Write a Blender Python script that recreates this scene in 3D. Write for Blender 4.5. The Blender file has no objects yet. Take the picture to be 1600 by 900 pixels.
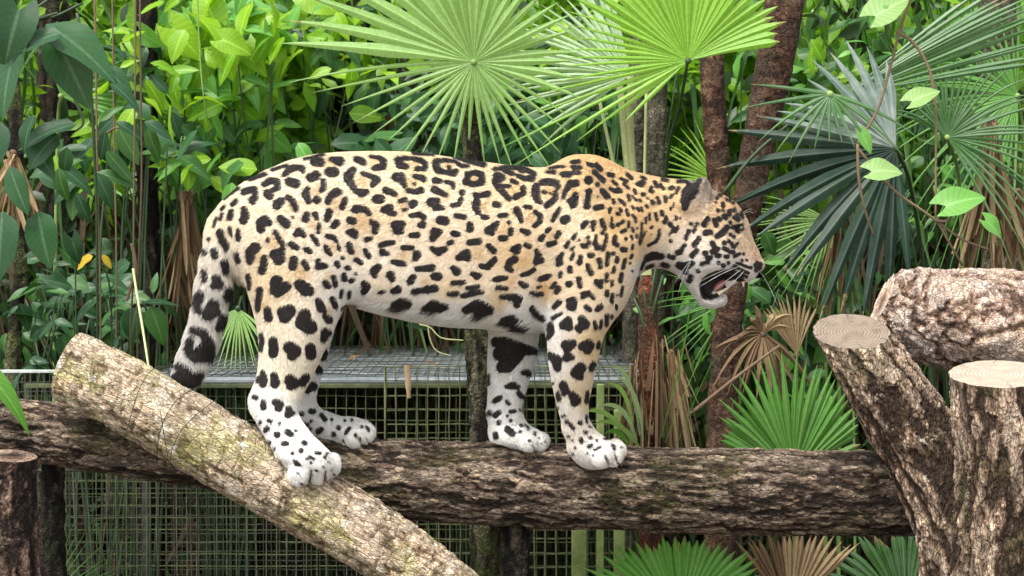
import bpy, bmesh, math, random
import numpy as np
from mathutils import Vector, Matrix

# ------------------------------------------------------------------ camera, sky, sun, exposure
R = math.radians
scene = bpy.context.scene
COL = scene.collection
CAM_D, CAM_Z, FPX, TILT = 4.5, 1.6, 3000.0, R(2.0)
cam_data = bpy.data.cameras.new('camera')
cam_data.sensor_width = 36.0
cam_data.lens = FPX / 1600 * 36.0
cam_data.clip_start = 0.05
cam_data.clip_end = 400.0
cam = bpy.data.objects.new('camera', cam_data)
COL.objects.link(cam)
cam.location = (0, -CAM_D, CAM_Z)
cam.rotation_euler = (R(90) - TILT, 0, 0)
cam_data.dof.use_dof = True
cam_data.dof.focus_distance = 4.45
cam_data.dof.aperture_fstop = 11.0
scene.camera = cam

SUN_DIR = Vector((-0.28, -0.42, 0.86)).normalized()      # towards the sun
world = bpy.data.worlds.new('World')
scene.world = world
world.use_nodes = True
wn = world.node_tree.nodes
wl = world.node_tree.links
sky = wn.new('ShaderNodeTexSky')
sky.sky_type = 'NISHITA'
sky.sun_disc = False
sky.sun_elevation = math.asin(SUN_DIR.z)
sky.sun_rotation = math.atan2(SUN_DIR.x, SUN_DIR.y)
sky.air_density = 1.0
sky.dust_density = 4.0
hs = wn.new('ShaderNodeHueSaturation')
hs.inputs['Saturation'].default_value = 0.28           # thin overcast: the sky is nearly white
wl.new(sky.outputs[0], hs.inputs['Color'])
wl.new(hs.outputs[0], wn['Background'].inputs['Color'])
wn['Background'].inputs['Strength'].default_value = 0.15

sun_data = bpy.data.lights.new('sun', 'SUN')
sun_data.energy = 1.5
sun_data.angle = R(14)
sun_data.color = (1.0, 0.95, 0.87)
sun = bpy.data.objects.new('sun', sun_data)
COL.objects.link(sun)
sun.location = (-3, -3, 8)
sun.rotation_euler = (-SUN_DIR).to_track_quat('-Z', 'Y').to_euler()

vs = scene.view_settings
vs.view_transform = 'Standard'
vs.look = 'None'
vs.exposure = 1.28
vs.gamma = 1.0
vs.use_curve_mapping = False
scene.cycles.max_bounces = 8
scene.cycles.transparent_max_bounces = 8
scene.cycles.transmission_bounces = 4

rnd = random.Random(11)
nrs = np.random.RandomState(5)

# ------------------------------------------------------------------ helpers
CT, ST = math.cos(TILT), math.sin(TILT)
def P(px, py, Y):
    """photo pixel + depth -> world point"""
    a = (px - 800) / FPX; b = (450 - py) / FPX
    dy = CT + b * ST; dz = -ST + b * CT
    k = (Y + CAM_D) / dy
    return Vector((a * k, Y, CAM_Z + dz * k))
def pxs(Y):
    """metres per photo pixel at depth Y"""
    return (Y + CAM_D) / FPX
def to_px(co):
    x = co[:, 0]; y = co[:, 1] + CAM_D; z = co[:, 2] - CAM_Z
    f = y * CT - z * ST; u = y * ST + z * CT
    return np.stack([800 + FPX * x / f, 450 - FPX * u / f], 1)

def _hash(ix, iy, iz, seed):
    h = (ix.astype(np.int64) * 374761393 + iy.astype(np.int64) * 668265263 + iz.astype(np.int64) * 2147483647 + seed * 974711) & 0xFFFFFFFF
    h = ((h ^ (h >> 13)) * 1274126177) & 0xFFFFFFFF
    h = ((h ^ (h >> 16)) * 2246822519) & 0xFFFFFFFF
    return ((h ^ (h >> 15)) & 0xFFFFFF) / float(0xFFFFFF)
def vnoise(p, seed=0):
    i = np.floor(p).astype(np.int64); f = p - i; f = f * f * (3 - 2 * f)
    out = 0
    for dx in (0, 1):
        wx = f[:, 0] if dx else 1 - f[:, 0]
        for dy in (0, 1):
            wy = f[:, 1] if dy else 1 - f[:, 1]
            for dz in (0, 1):
                wz = f[:, 2] if dz else 1 - f[:, 2]
                out = out + wx * wy * wz * _hash(i[:, 0] + dx, i[:, 1] + dy, i[:, 2] + dz, seed)
    return out
def fbm(p, oct=4, seed=0):
    s = 0; a = 0.5; t = 0
    for o in range(oct):
        s = s + a * vnoise(p * (2 ** o) + 17.3 * o, seed + o); t += a; a *= 0.5
    return s / t
def voro(p, seed=0):
    i = np.floor(p).astype(np.int64); f1 = np.full(len(p), 9.0); f2 = np.full(len(p), 9.0); cid = np.zeros(len(p))
    for dx in (-1, 0, 1):
        for dy in (-1, 0, 1):
            for dz in (-1, 0, 1):
                c = i + np.array([dx, dy, dz])
                h = [_hash(c[:, 0], c[:, 1], c[:, 2], seed + k) for k in (1, 2, 3)]
                q = c + np.stack(h, 1)
                d = np.sqrt(((p - q) ** 2).sum(1))
                m = d < f1
                f2 = np.where(m, f1, np.minimum(f2, d))
                cid = np.where(m, h[0], cid)
                f1 = np.where(m, d, f1)
    return f1, f2, cid

def tag(o, label=None, cat=None, group=None, kind=None):
    if label: o['label'] = label
    if cat: o['category'] = cat
    if group: o['group'] = group
    if kind: o['kind'] = kind
    return o
def empty(name, loc=(0, 0, 0)):
    o = bpy.data.objects.new(name, None); COL.objects.link(o); o.location = loc
    o.empty_display_size = 0.05
    return o
def wmat(o):
    """world matrix without a depsgraph update"""
    m = o.matrix_basis.copy()
    if o.parent is not None: m = wmat(o.parent) @ o.matrix_parent_inverse @ m
    return m
def set_parent(o, parent):
    o.parent = parent
    o.matrix_parent_inverse = wmat(parent).inverted()
def link(name, me, mat=None, parent=None, mw=None):
    """mw: world matrix of the new object (mesh coordinates are world coordinates without it)"""
    if mat is not None and not me.materials: me.materials.append(mat)
    o = bpy.data.objects.new(name, me); COL.objects.link(o)
    if mw is not None: o.matrix_basis = mw
    if parent is not None: set_parent(o, parent)
    return o
def mesh_np(name, v, f, mat=None, smooth=True):
    """v (n,3); f list/array of tris or quads"""
    me = bpy.data.meshes.new(name)
    v = np.asarray(v, np.float32)
    if isinstance(f, np.ndarray):
        n, k = f.shape
        me.vertices.add(len(v)); me.vertices.foreach_set('co', v.ravel())
        me.loops.add(n * k); me.loops.foreach_set('vertex_index', f.astype(np.int32).ravel())
        me.polygons.add(n)
        me.polygons.foreach_set('loop_start', np.arange(0, n * k, k, dtype=np.int32))
        me.update(calc_edges=True); me.validate()
    else:
        me.from_pydata([tuple(x) for x in v], [], f); me.update()
    if smooth:
        me.polygons.foreach_set('use_smooth', np.ones(len(me.polygons), bool))
    if mat is not None: me.materials.append(mat)
    return me
def set_attr(me, name, arr, typ='FLOAT', dom='POINT'):
    a = me.attributes.new(name, typ, dom)
    if typ == 'FLOAT': a.data.foreach_set('value', np.asarray(arr, np.float32).ravel())
    elif typ == 'FLOAT_COLOR':
        arr = np.asarray(arr, np.float32)
        if arr.shape[1] == 3: arr = np.concatenate([arr, np.ones((len(arr), 1), np.float32)], 1)
        a.data.foreach_set('color', arr.ravel())
def srgb(r, g, b):
    c = np.array([r, g, b], float) / 255
    return tuple(np.where(c <= 0.04045, c / 12.92, ((c + 0.055) / 1.055) ** 2.4))

# ---- node helpers
def new_mat(name):
    m = bpy.data.materials.new(name); m.use_nodes = True
    nt = m.node_tree; nt.nodes.clear()
    return m, nt
def N(nt, typ, **kw):
    n = nt.nodes.new(typ)
    for k, v in kw.items():
        if k.startswith('in_'):
            key = k[3:]
            n.inputs[int(key) if key.isdigit() else key.replace('_', ' ')].default_value = v
        else: setattr(n, k, v)
    return n
def ramp(nt, fac, stops, interp='LINEAR'):
    r = nt.nodes.new('ShaderNodeValToRGB'); cr = r.color_ramp; cr.interpolation = interp
    while len(cr.elements) > 1: cr.elements.remove(cr.elements[-1])
    cr.elements[0].position = stops[0][0]; cr.elements[0].color = (*stops[0][1][:3], 1)
    for p, c in stops[1:]:
        e = cr.elements.new(p); e.color = (*c[:3], 1)
    nt.links.new(fac, r.inputs[0])
    return r.outputs[0]
def g3(v): return (v, v, v)
def mixc(nt, fac, a, b, blend='MIX'):
    m = nt.nodes.new('ShaderNodeMix'); m.data_type = 'RGBA'; m.blend_type = blend
    for idx, val in ((0, fac), (6, a), (7, b)):
        if hasattr(val, 'is_output'): nt.links.new(val, m.inputs[idx])
        elif idx == 0: m.inputs[0].default_value = val
        else: m.inputs[idx].default_value = (*val[:3], 1)
    return m.outputs[2]
def math_n(nt, op, a, b=None, c=None, clamp=False):
    m = nt.nodes.new('ShaderNodeMath'); m.operation = op; m.use_clamp = clamp
    for i, v in enumerate((a, b, c)):
        if v is None: continue
        if hasattr(v, 'is_output'): nt.links.new(v, m.inputs[i])
        else: m.inputs[i].default_value = v
    return m.outputs[0]
def noise_n(nt, scale, detail=4, rough=0.6, vec=None, dist=0.0):
    n = nt.nodes.new('ShaderNodeTexNoise'); n.inputs['Scale'].default_value = scale
    n.inputs['Detail'].default_value = detail; n.inputs['Roughness'].default_value = rough
    n.inputs['Distortion'].default_value = dist
    if vec is not None: nt.links.new(vec, n.inputs['Vector'])
    return n.outputs[0]
def attr_n(nt, name, out='Fac'):
    a = nt.nodes.new('ShaderNodeAttribute'); a.attribute_name = name
    return a.outputs[out]
def coords(nt, scale=(1, 1, 1), roty=0.0):
    t = nt.nodes.new('ShaderNodeTexCoord')
    if roty:
        m0 = nt.nodes.new('ShaderNodeMapping'); m0.inputs['Rotation'].default_value = (0, roty, 0); m = nt.nodes.new('ShaderNodeMapping'); m.inputs['Scale'].default_value = scale
        nt.links.new(t.outputs['Object'], m0.inputs['Vector']); nt.links.new(m0.outputs[0], m.inputs['Vector'])
        return m.outputs[0]
    m = nt.nodes.new('ShaderNodeMapping'); m.inputs['Scale'].default_value = scale
    nt.links.new(t.outputs['Object'], m.inputs['Vector'])
    return m.outputs[0]
def bump_n(nt, h, strength=0.4, dist=0.004):
    b = nt.nodes.new('ShaderNodeBump'); b.inputs['Strength'].default_value = strength; b.inputs['Distance'].default_value = dist
    nt.links.new(h, b.inputs['Height'])
    return b.outputs[0]
def principled(nt, col, rough=0.8, normal=None, spec=0.3, **kw):
    b = nt.nodes.new('ShaderNodeBsdfPrincipled')
    if hasattr(col, 'is_output'): nt.links.new(col, b.inputs['Base Color'])
    else: b.inputs['Base Color'].default_value = (*col[:3], 1)
    if hasattr(rough, 'is_output'): nt.links.new(rough, b.inputs['Roughness'])
    else: b.inputs['Roughness'].default_value = rough
    b.inputs['Specular IOR Level'].default_value = spec
    if normal is not None: nt.links.new(normal, b.inputs['Normal'])
    for k, v in kw.items(): b.inputs[k.replace('_', ' ')].default_value = v
    return b.outputs[0]
def out(nt, sh):
    o = nt.nodes.new('ShaderNodeOutputMaterial'); nt.links.new(sh, o.inputs['Surface'])
def tube_mesh(name, paths, mat=None, n=4, smooth=True):
    """paths: list of lists of (Vector, radius)"""
    V = []; F = []
    for path in paths:
        pts = [Vector(p) for p, r in path]; rad = [r for p, r in path]; b0 = len(V)
        ref = None
        for i, p in enumerate(pts):
            t = (pts[min(i + 1, len(pts) - 1)] - pts[max(i - 1, 0)])
            t = t.normalized() if t.length > 1e-9 else Vector((0, 0, 1))
            if ref is None: ref = t.orthogonal().normalized()
            ref = (ref - t * ref.dot(t)); ref = ref.normalized() if ref.length > 1e-6 else t.orthogonal().normalized()
            w = t.cross(ref)
            for j in range(n):
                a = 2 * math.pi * j / n
                V.append(p + (ref * math.cos(a) + w * math.sin(a)) * rad[i])
        for i in range(len(pts) - 1):
            for j in range(n):
                F.append((b0 + i * n + j, b0 + i * n + (j + 1) % n, b0 + (i + 1) * n + (j + 1) % n, b0 + (i + 1) * n + j))
        F.append(tuple(b0 + j for j in range(n))[::-1]); F.append(tuple(b0 + (len(pts) - 1) * n + j for j in range(n)))
    return mesh_np(name, V, F, mat, smooth)
def simple_mat(name, col, rough=0.5, spec=0.4, **kw):
    m, nt = new_mat(name)
    n = noise_n(nt, 90, 3, 0.6, coords(nt))
    c = mixc(nt, 1.0, col, ramp(nt, n, [(0.3, g3(0.8)), (0.7, g3(1.1))]), 'MULTIPLY')
    out(nt, principled(nt, c, rough, None, spec, **kw)); return m
def ball(name, c, r, mat, parent, rot=None, seg=20, ring=12):
    v = []; f = []
    for i in range(ring + 1):
        t = math.pi * i / ring
        for j in range(seg):
            p = 2 * math.pi * j / seg
            v.append(Vector((math.sin(t) * math.cos(p) * r[0], math.sin(t) * math.sin(p) * r[1], math.cos(t) * r[2])))
    for i in range(ring):
        for j in range(seg):
            f.append((i * seg + j, (i + 1) * seg + j, (i + 1) * seg + (j + 1) % seg, i * seg + (j + 1) % seg))
    if rot is not None: v = [rot @ a for a in v]
    v = [a + c for a in v]
    return link(name, mesh_np(name, v, f, mat), None, parent)
# ------------------------------------------------------------------ the coat: every spot as a chain of x,y,radius in tile pixels
# tile: (origin x, origin y, zoom, spots); spots are separated by ';'
BODY_TILES = [
(320, 230, 5.0, """160,395,10 270,315,12; 360,250,14 480,210,14; 530,180,10 650,140,8; 780,95,6 940,60,8;
860,115,33 910,120,34; 985,92,13 1060,112,36; 980,195,36 1015,195,36; 625,215,18 665,175,26 720,158,20 765,165,22 770,190,15;
665,270,32 715,285,34; 830,240,32 875,220,34; 930,265,20 930,320,22 910,345,13; 805,325,19 790,370,32 815,425,19; 880,412,31;
470,290,20 520,260,24 565,270,26 575,315,21 525,340,17; 490,360,28 510,380,31; 310,350,24 350,335,24 395,325,20 400,400,24 380,415,32;
220,445,15 250,420,17; 210,500,18 200,550,22; 310,480,20 320,530,32 305,570,32; 135,485,10 160,460,10; 125,560,12 140,520,10; 70,620,8 95,550,8;
565,455,32 595,425,32; 650,390,20 690,420,22 715,470,21 715,490,17; 595,560,28 640,600,34; 690,548,10;
440,640,32 440,590,36 470,560,28 505,590,25; 555,660,15 580,710,19 610,760,19; 495,715,11 497,735,11; 560,840,42 600,820,32 615,780,17 575,880,38;
355,890,26 360,860,34 355,820,34 395,785,40 420,780,25; 265,650,15 265,720,19; 195,625,10 210,690,8;
715,680,22 745,655,26 775,690,19; 680,760,24 720,785,21; 795,800,22 825,815,19; 840,690,13 870,730,19 885,760,13;
800,525,21 790,560,30; 865,525,22 880,555,13; 895,600,13 895,640,17 890,665,12; 965,425,25 985,385,24 1030,350,32 1060,350,21;
1100,410,21 1075,470,22; 975,505,27 960,560,23; 1035,590,25 1010,615,23; 1135,575,25 1165,575,25; 965,695,19 1010,705,19 1030,735,13;
1045,770,10 1053,800,12; 945,770,12 960,805,23 985,840,13; 1130,760,21 1145,810,25; 1080,865,15; 1185,485,32; 1130,665,19 1170,680,32"""),
(520, 230, 5.0, """190,95,22 230,110,26 250,125,19; 300,75,10 370,82,13 400,110,25 395,150,28 330,165,20; 515,100,25 530,135,34 580,155,19;
560,88,17 620,90,11 690,105,20 725,130,21 725,170,17 660,170,17; 810,130,28 820,180,26 890,200,15 950,205,24 970,185,17;
810,115,20 880,105,13 960,115,9 1010,150,14 1060,152,9; 912,160,15; 165,175,22 130,220,38 120,240,32 155,300,25 180,340,19 230,360,30 265,350,21;
235,205,14 310,230,18 345,255,30 310,300,17; 500,235,34 540,225,28 550,270,26 565,300,19; 640,225,13 700,240,22 715,250,24; 643,286,11;
595,340,18 650,350,18 695,335,24; 415,335,26 460,350,22 490,370,18; 345,405,34 375,405,34; 165,490,20 215,475,24 260,490,24 290,520,17;
400,490,24 450,470,26 440,510,20 490,520,16; 530,420,15 570,408,17; 610,440,18 640,435,26 620,465,15; 555,490,11 580,487,11;
135,570,26 165,580,24; 305,580,17 340,610,28 330,660,22; 270,720,19 300,712,15; 125,662,17 165,660,28 180,690,21; 130,765,22 150,815,22;
255,805,15 285,855,19; 610,535,14 680,525,20 715,550,20; 705,605,28 680,610,17; 490,610,34 545,600,26 510,650,32 540,660,17;
610,690,17 665,685,22; 840,570,32 880,575,34; 800,660,32 840,660,20 785,710,26; 945,675,22 980,680,20; 965,535,17 1030,545,20;
1075,600,20 1075,635,30; 910,748,17 935,742,17; 775,790,16 830,815,32 880,795,20; 1070,745,22 1145,735,24; 380,765,20 420,750,18 475,745,16;
390,820,25 430,830,18; 550,785,18 620,785,18; 660,840,32 650,865,24; 795,330,26 840,350,22 890,375,15; 800,260,24 840,265,18; 890,270,13 940,285,16 945,315,13;
770,430,34 820,420,22 800,475,20 860,475,17; 1015,355,22; 1005,405,17 985,445,17 935,455,15;
1055,215,22 1110,198,18 1165,215,24 1170,275,24 1100,292,20 1035,270,22 1060,240,20;
640,50,12 800,60,12; 960,75,16 1080,110,22 1190,140,20"""),
(720, 230, 5.0, """0,145,11 60,152,11; 265,175,11 350,165,15 430,165,13 520,180,15 575,210,20 560,245,24 500,245,18 450,225,14; 340,185,13 410,210,16;
470,190,9 500,195,9; 290,230,34 330,240,24 270,270,24 300,320,22 340,360,22 380,405,18; 330,305,14 380,305,14; 400,260,13 440,280,14;
490,320,22 495,360,18 430,390,22; 590,310,28 585,360,30 600,410,24 625,430,15; 640,275,24 690,270,26 750,280,28 765,310,18;
750,350,16 740,400,22 690,445,24 670,460,18; 655,352,17; 703,360,9; 805,395,11 820,340,16 860,285,28 905,280,26; 900,370,20 885,420,34 880,445,30 850,420,17;
880,118,14 930,112,14; 875,155,12 940,160,12; 800,210,20 850,210,24; 890,195,18 930,200,14; 680,195,8 740,195,16; 700,165,8 770,150,9 820,150,7;
1000,135,13 1030,145,16; 1060,140,18 1095,175,18; 1000,258,32; 1045,195,18 1075,225,14 1115,260,20; 1070,292,15; 1005,345,22 995,400,18 990,460,24;
1105,340,18 1145,385,24; 1055,475,20 1105,465,18; 120,375,22 150,380,16 215,365,24; 125,430,28 120,470,30 140,510,18; 270,445,22 300,452,20;
175,545,18 210,548,16; 305,535,16 360,530,16; 215,650,28 250,620,20 290,590,14 245,670,20; 380,588,15; 395,645,18 390,675,18; 315,712,22 350,710,22;
440,490,26 460,530,22 475,580,14; 510,465,16 545,470,16; 585,505,14 625,540,20 620,580,18 580,615,16; 480,650,18 530,670,20;
775,480,13 750,520,18 720,575,13; 700,635,11 675,655,16; 630,715,24 650,690,13; 770,670,20 750,700,18; 690,760,20 740,745,16;
810,570,32 830,560,30; 985,585,17 955,620,18; 1040,590,20 1035,650,9; 1105,575,17 1115,610,20; 905,675,8 880,710,14; 845,745,13 825,775,17;
885,780,8 870,800,8; 930,725,8; 1000,705,12; 955,770,16; 1005,740,11 985,775,16; 1060,690,9 1050,750,14 1070,780,24; 1140,690,11 1135,740,11 1115,800,13;
1135,635,6 1105,675,9; 220,770,18 260,810,24; 455,775,20 415,800,24 445,810,22; 510,765,18 540,775,18"""),
(720, 370, 5.0, """595,110,15 610,150,26 590,195,24 640,185,16; 425,175,28 385,195,26 370,240,26 400,265,16; 270,175,20 240,205,24 215,235,22 160,230,18;
795,130,13 770,180,26 790,205,16 760,215,16; 885,130,11 865,175,11; 940,155,15 930,205,18; 1010,145,20 1030,145,18; 1085,180,18 1095,240,13;
1155,130,13 1145,220,13; 995,225,18 1020,285,20; 855,245,20 857,265,20; 785,280,11 775,315,11; 845,370,24 858,365,20; 925,330,20 935,385,18;
1145,290,11 1143,345,11; 1185,345,8 1185,380,8; 1060,350,18 1095,390,15 1102,340,9; 1145,425,14 1143,455,14; 955,470,16 1000,435,16 1040,480,13; 955,450,16 980,440,14;
1190,450,9 1180,500,13; 770,405,20 750,435,15; 740,370,18 715,395,12; 845,500,20 885,495,26 870,545,32 850,540,24; 980,545,18 1010,570,15;
1095,540,20 1070,565,20; 770,510,20 730,545,18; 800,690,30 840,650,28 840,700,34; 945,640,28 970,680,36 920,710,28 930,735,17; 1045,660,11 1055,710,13;
1098,655,9 1093,705,9; 1140,610,13 1140,680,14; 720,630,15 790,595,9; 700,690,24 705,740,26 690,780,15; 625,330,20 675,315,22 700,300,13;
265,335,16 300,328,22 355,320,16; 480,300,13 530,285,16 575,258,16; 465,360,16 495,380,20 520,380,15; 290,395,16 360,402,14; 550,435,11 600,445,18 640,445,15;
600,393,8 630,385,6; 95,290,18 125,305,28 150,300,16; 50,400,13 140,385,13; 20,460,18 110,435,20 170,430,13;
40,570,28 130,530,42 190,560,46 230,570,34 140,590,38; 320,465,16 400,470,26 450,480,32 440,530,24; 560,560,24 590,600,24 640,640,22;
335,650,22 400,640,34 450,680,32 540,700,20; 0,355,16 30,352,14"""),
(540, 370, 5.0, """20,242,17 30,245,15; 85,288,11; 42,348,15 60,335,15; 260,235,24 225,270,32 230,300,22; 355,300,32 365,325,26; 375,195,18 420,205,22 465,212,16;
85,180,17 120,200,20; 560,250,18 620,248,22 680,240,26; 530,315,24 510,345,26; 690,310,24 725,310,32; 845,245,22 870,270,34; 840,360,16 915,355,16;
880,165,20 930,145,38 960,170,24 955,120,22; 370,425,18 410,410,30; 265,435,9 310,425,9; 540,425,22 600,415,18 640,410,28 700,400,28; 810,445,16 870,440,18;
150,370,28 170,390,26 145,430,22; 390,530,32 440,520,44 490,520,32; 620,560,22 690,540,48 740,550,38 790,545,20"""),
(360, 390, 5.0, """270,60,20 265,110,28 250,165,30; 350,40,38 400,70,34 380,90,30; 500,80,30 490,130,34; 580,100,22 600,145,20; 690,90,18 690,130,26 745,125,20;
835,110,22 845,130,15; 880,65,13; 915,142,17 932,145,13; 890,195,17 895,230,20; 983,187,11; 945,245,17 960,238,13; 745,260,22 765,285,22; 810,215,17 822,275,18;
365,250,48 360,310,48 435,290,40 370,345,28; 545,275,42 590,310,50 625,325,34; 140,205,17 150,260,18 150,310,9; 232,315,24 230,360,22 215,420,20 215,470,15;
290,470,26 300,530,32; 410,490,44 465,475,46 425,530,42; 580,510,48 565,570,56 620,600,56 640,610,38; 690,405,26 710,455,32 735,480,16;
740,520,20 770,545,30; 800,385,20 820,440,20; 740,640,32 725,700,20 770,640,20; 240,660,15 250,700,17 240,780,13; 335,710,32 340,770,36 335,810,34;
460,760,44 500,790,52 480,830,32; 625,770,40 630,820,38; 875,320,12 865,370,10; 935,335,14 930,370,10; 880,460,14 920,430,12"""),
(370, 500, 5.0, """205,400,13 210,470,32 205,500,24; 170,440,8 165,480,8; 290,430,25 300,480,36 295,505,28; 420,470,46 460,490,34 415,520,25;
515,490,25 545,440,26 500,470,19; 135,598,15 155,605,15; 210,635,17 210,680,22; 300,640,25 340,650,25 325,690,25; 405,690,22 400,740,25 435,720,19;
183,795,13; 250,785,13 272,790,11; 335,803,9; 235,845,19 222,862,15"""),
(360, 560, 4.09, """297,487,19; 365,470,19 385,485,15; 338,543,14 360,543,12; 247,535,11; 280,575,8; 395,605,9; 450,588,15; 470,540,15; 415,462,7;
405,655,7 425,660,7; 415,678,7 445,680,6; 485,640,7 510,628,7; 528,640,8; 545,603,8 572,605,7; 600,632,7 612,605,7; 512,668,7; 547,715,8; 625,660,6;
660,742,6; 452,800,7; 430,732,6; 590,690,5; 640,710,5"""),
(740, 500, 5.0, """720,195,36 770,180,32 730,225,28; 850,205,32 900,190,42 890,235,30; 980,170,12 970,210,13; 730,290,32 765,285,24;
600,270,24 650,310,38 655,370,28; 935,340,20 920,375,20; 840,370,40 800,410,42 830,440,28; 700,505,32 720,545,30 705,575,15; 658,565,13 668,615,15;
770,580,28 800,620,38 790,640,32; 890,560,11 880,630,13; 880,740,6 880,790,6; 730,790,15; 760,815,15 775,840,15; 832,800,17; 870,877,14; 712,740,9; 690,745,7;
625,485,8; 660,680,8; 905,830,8"""),
(730, 560, 4.5, """828,520,12; 795,565,14 800,578,14; 862,555,11; 850,618,11 872,610,9; 757,628,8; 712,545,8; 843,665,6; 886,680,5; 740,575,6; 893,645,6 930,622,6;
910,577,7; 960,560,8 980,562,7; 1015,610,9 1032,635,9; 1080,625,7; 740,670,7"""),
(240, 340, 3.2125, """335,75,19 345,110,17 365,140,19; 305,165,17 308,190,17; 358,225,21 362,260,19; 258,265,13 258,310,13; 315,305,23 325,330,25 300,340,15;
385,55,8 390,85,6; 278,105,8; 262,155,8 262,180,8; 235,385,22 225,430,20 228,465,17; 300,430,28 270,490,24 310,470,24; 375,355,15 368,390,18;
350,490,13 335,530,22 325,550,15; 205,560,20 255,580,22 280,640,28 210,690,34 175,660,19 190,610,17; 240,700,22 280,700,22 295,680,17;
130,740,18 170,780,28 120,800,24 170,840,32 215,810,24 140,830,24 240,780,13; 415,180,9 430,220,9"""),
(880, 240, 6.0, """430,195,19 470,205,19; 545,235,12 600,262,13; 605,195,13 645,232,15; 470,260,12 505,292,13; 572,285,11 615,325,11;
700,285,17 740,290,26 760,270,18 725,265,13; 450,330,15 490,355,17 540,350,20 515,330,13; 740,222,9 775,238,11; 668,340,13 685,370,13; 745,382,15 763,382,15;
830,320,15 820,345,17 845,360,12; 865,270,15 885,310,15; 915,295,13 945,330,13; 930,248,9 985,255,13; 1010,325,19 1030,320,17; 1080,265,14 1130,260,12 1180,275,10;
1085,325,13 1065,370,11; 1025,390,11 1010,410,10; 960,410,17 965,450,13; 885,410,11 905,465,13; 838,445,13 852,470,11; 797,420,9; 720,430,8 733,445,9;
655,400,7 690,440,7; 610,390,13 622,440,11; 530,435,11 560,455,14 580,480,11; 475,440,15 477,460,15; 445,515,14 435,548,13; 535,515,9 548,540,11;
650,495,9 662,515,9; 697,508,9 713,538,9; 735,505,9 745,540,8; 785,485,11 795,505,10; 598,530,13 610,580,11; 510,565,13 530,570,11; 650,575,8 680,605,11 685,640,9;
545,650,13 565,635,13; 515,668,17; 460,600,9 455,650,11 465,685,20; 545,738,13 582,720,15; 620,640,9 612,690,8; 650,695,9 660,730,9; 695,700,8;
640,770,8 650,800,8; 590,800,14; 490,780,18 480,840,20 510,855,18; 410,765,13 400,830,13; 390,860,13 375,895,9; 692,760,7 690,790,7; 808,560,8 815,620,8;
775,600,7 778,655,7; 868,560,11 885,625,11; 930,545,15 933,570,15; 970,590,8 950,645,16; 998,668,15 1015,660,15; 1062,590,9 1060,620,9; 1010,505,8 1008,525,9;
1040,465,6 1033,500,7; 825,695,11 840,685,11; 905,720,13 905,770,13 870,825,11 800,860,9; 740,650,7 740,720,7 725,790,6 715,830,6; 780,730,5 750,780,7 720,850,5;
1035,690,5 995,770,5; 1075,695,9 1050,735,9; 1180,720,9 1150,800,8; 1010,820,8; 1145,860,11 1115,890,9; 1100,605,9; 655,860,9 650,890,9; 325,405,8; 825,760,5"""),
(820, 370, 5.0, """765,100,19 785,100,19; 695,130,15; 725,165,13 722,192,15; 785,180,13 770,240,13; 840,140,9 830,165,8; 703,240,11 695,275,13; 760,295,15 748,345,15;
840,265,7; 825,205,7; 688,450,11 682,505,13; 765,390,9 755,460,8; 715,535,8 718,560,8; 685,340,8 683,380,8; 680,620,13; 725,455,6;
960,165,26 1010,145,30 1070,150,24; 930,200,13 910,250,8; 960,235,11 1005,220,11; 1085,215,17 1120,228,17; 1140,152,13 1165,158,13; 1190,120,13"""),
(1040, 270, 4.09, """250,330,19 270,295,13; 312,300,9 325,335,13; 255,385,17 290,380,15; 330,408,15 365,385,19 395,350,13; 340,293,10 350,303,8; 375,278,12 385,288,11;
412,245,10 405,270,9; 367,198,8 369,214,8; 440,240,10; 337,243,8; 370,243,6; 330,165,6; 345,150,6; 362,150,6; 412,182,7; 435,198,6; 392,175,5; 325,190,4; 460,275,11;
440,285,9 465,300,9; 415,318,7; 485,260,5 492,290,7; 215,420,15 185,460,13; 150,370,9 132,420,8; 195,350,6 180,378,7; 205,325,7; 165,325,8; 78,350,8 62,375,8;
33,330,13; 35,435,8; 5,300,10; 78,512,12 100,505,13; 125,462,9 110,480,8; 28,533,12 52,542,10; 200,500,13 172,528,13; 255,513,13; 300,450,13 308,465,15;
300,505,13 335,487,11; 377,448,11; 408,440,8; 425,455,7 432,470,7; 375,483,10 398,493,8; 415,507,8 435,508,8; 330,528,15 345,530,11; 270,545,13 290,545,11;
385,535,8 400,535,7; 440,535,5 475,517,5; 235,585,11 255,578,9; 280,575,7; 340,575,8; 370,593,10; 403,575,7; 430,350,9; 437,410,8; 415,395,7; 210,628,10;
440,480,3 460,450,4; 520,560,5; 490,560,5; 500,520,5; 545,605,5; 90,590,22 120,600,24 170,580,18; 130,635,13; 165,665,12 155,690,13;
455,575,3 520,600,4 550,610,3; 440,595,4 490,625,5 530,640,4; 470,640,3 520,665,4; 450,345,9 490,335,4; 465,375,12 455,360,9;
140,120,30 130,180,32 125,225,18; 160,90,26 190,120,22 200,75,15 222,48,7; 170,150,20;
240,770,14 235,730,16 250,690,17 280,665,16 330,642,14 400,632,17 450,655,24 490,690,16; 435,612,11; 255,795,13 300,800,10;
580,590,13 600,605,11; 578,620,9; 585,575,6 612,585,6"""),
]
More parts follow.
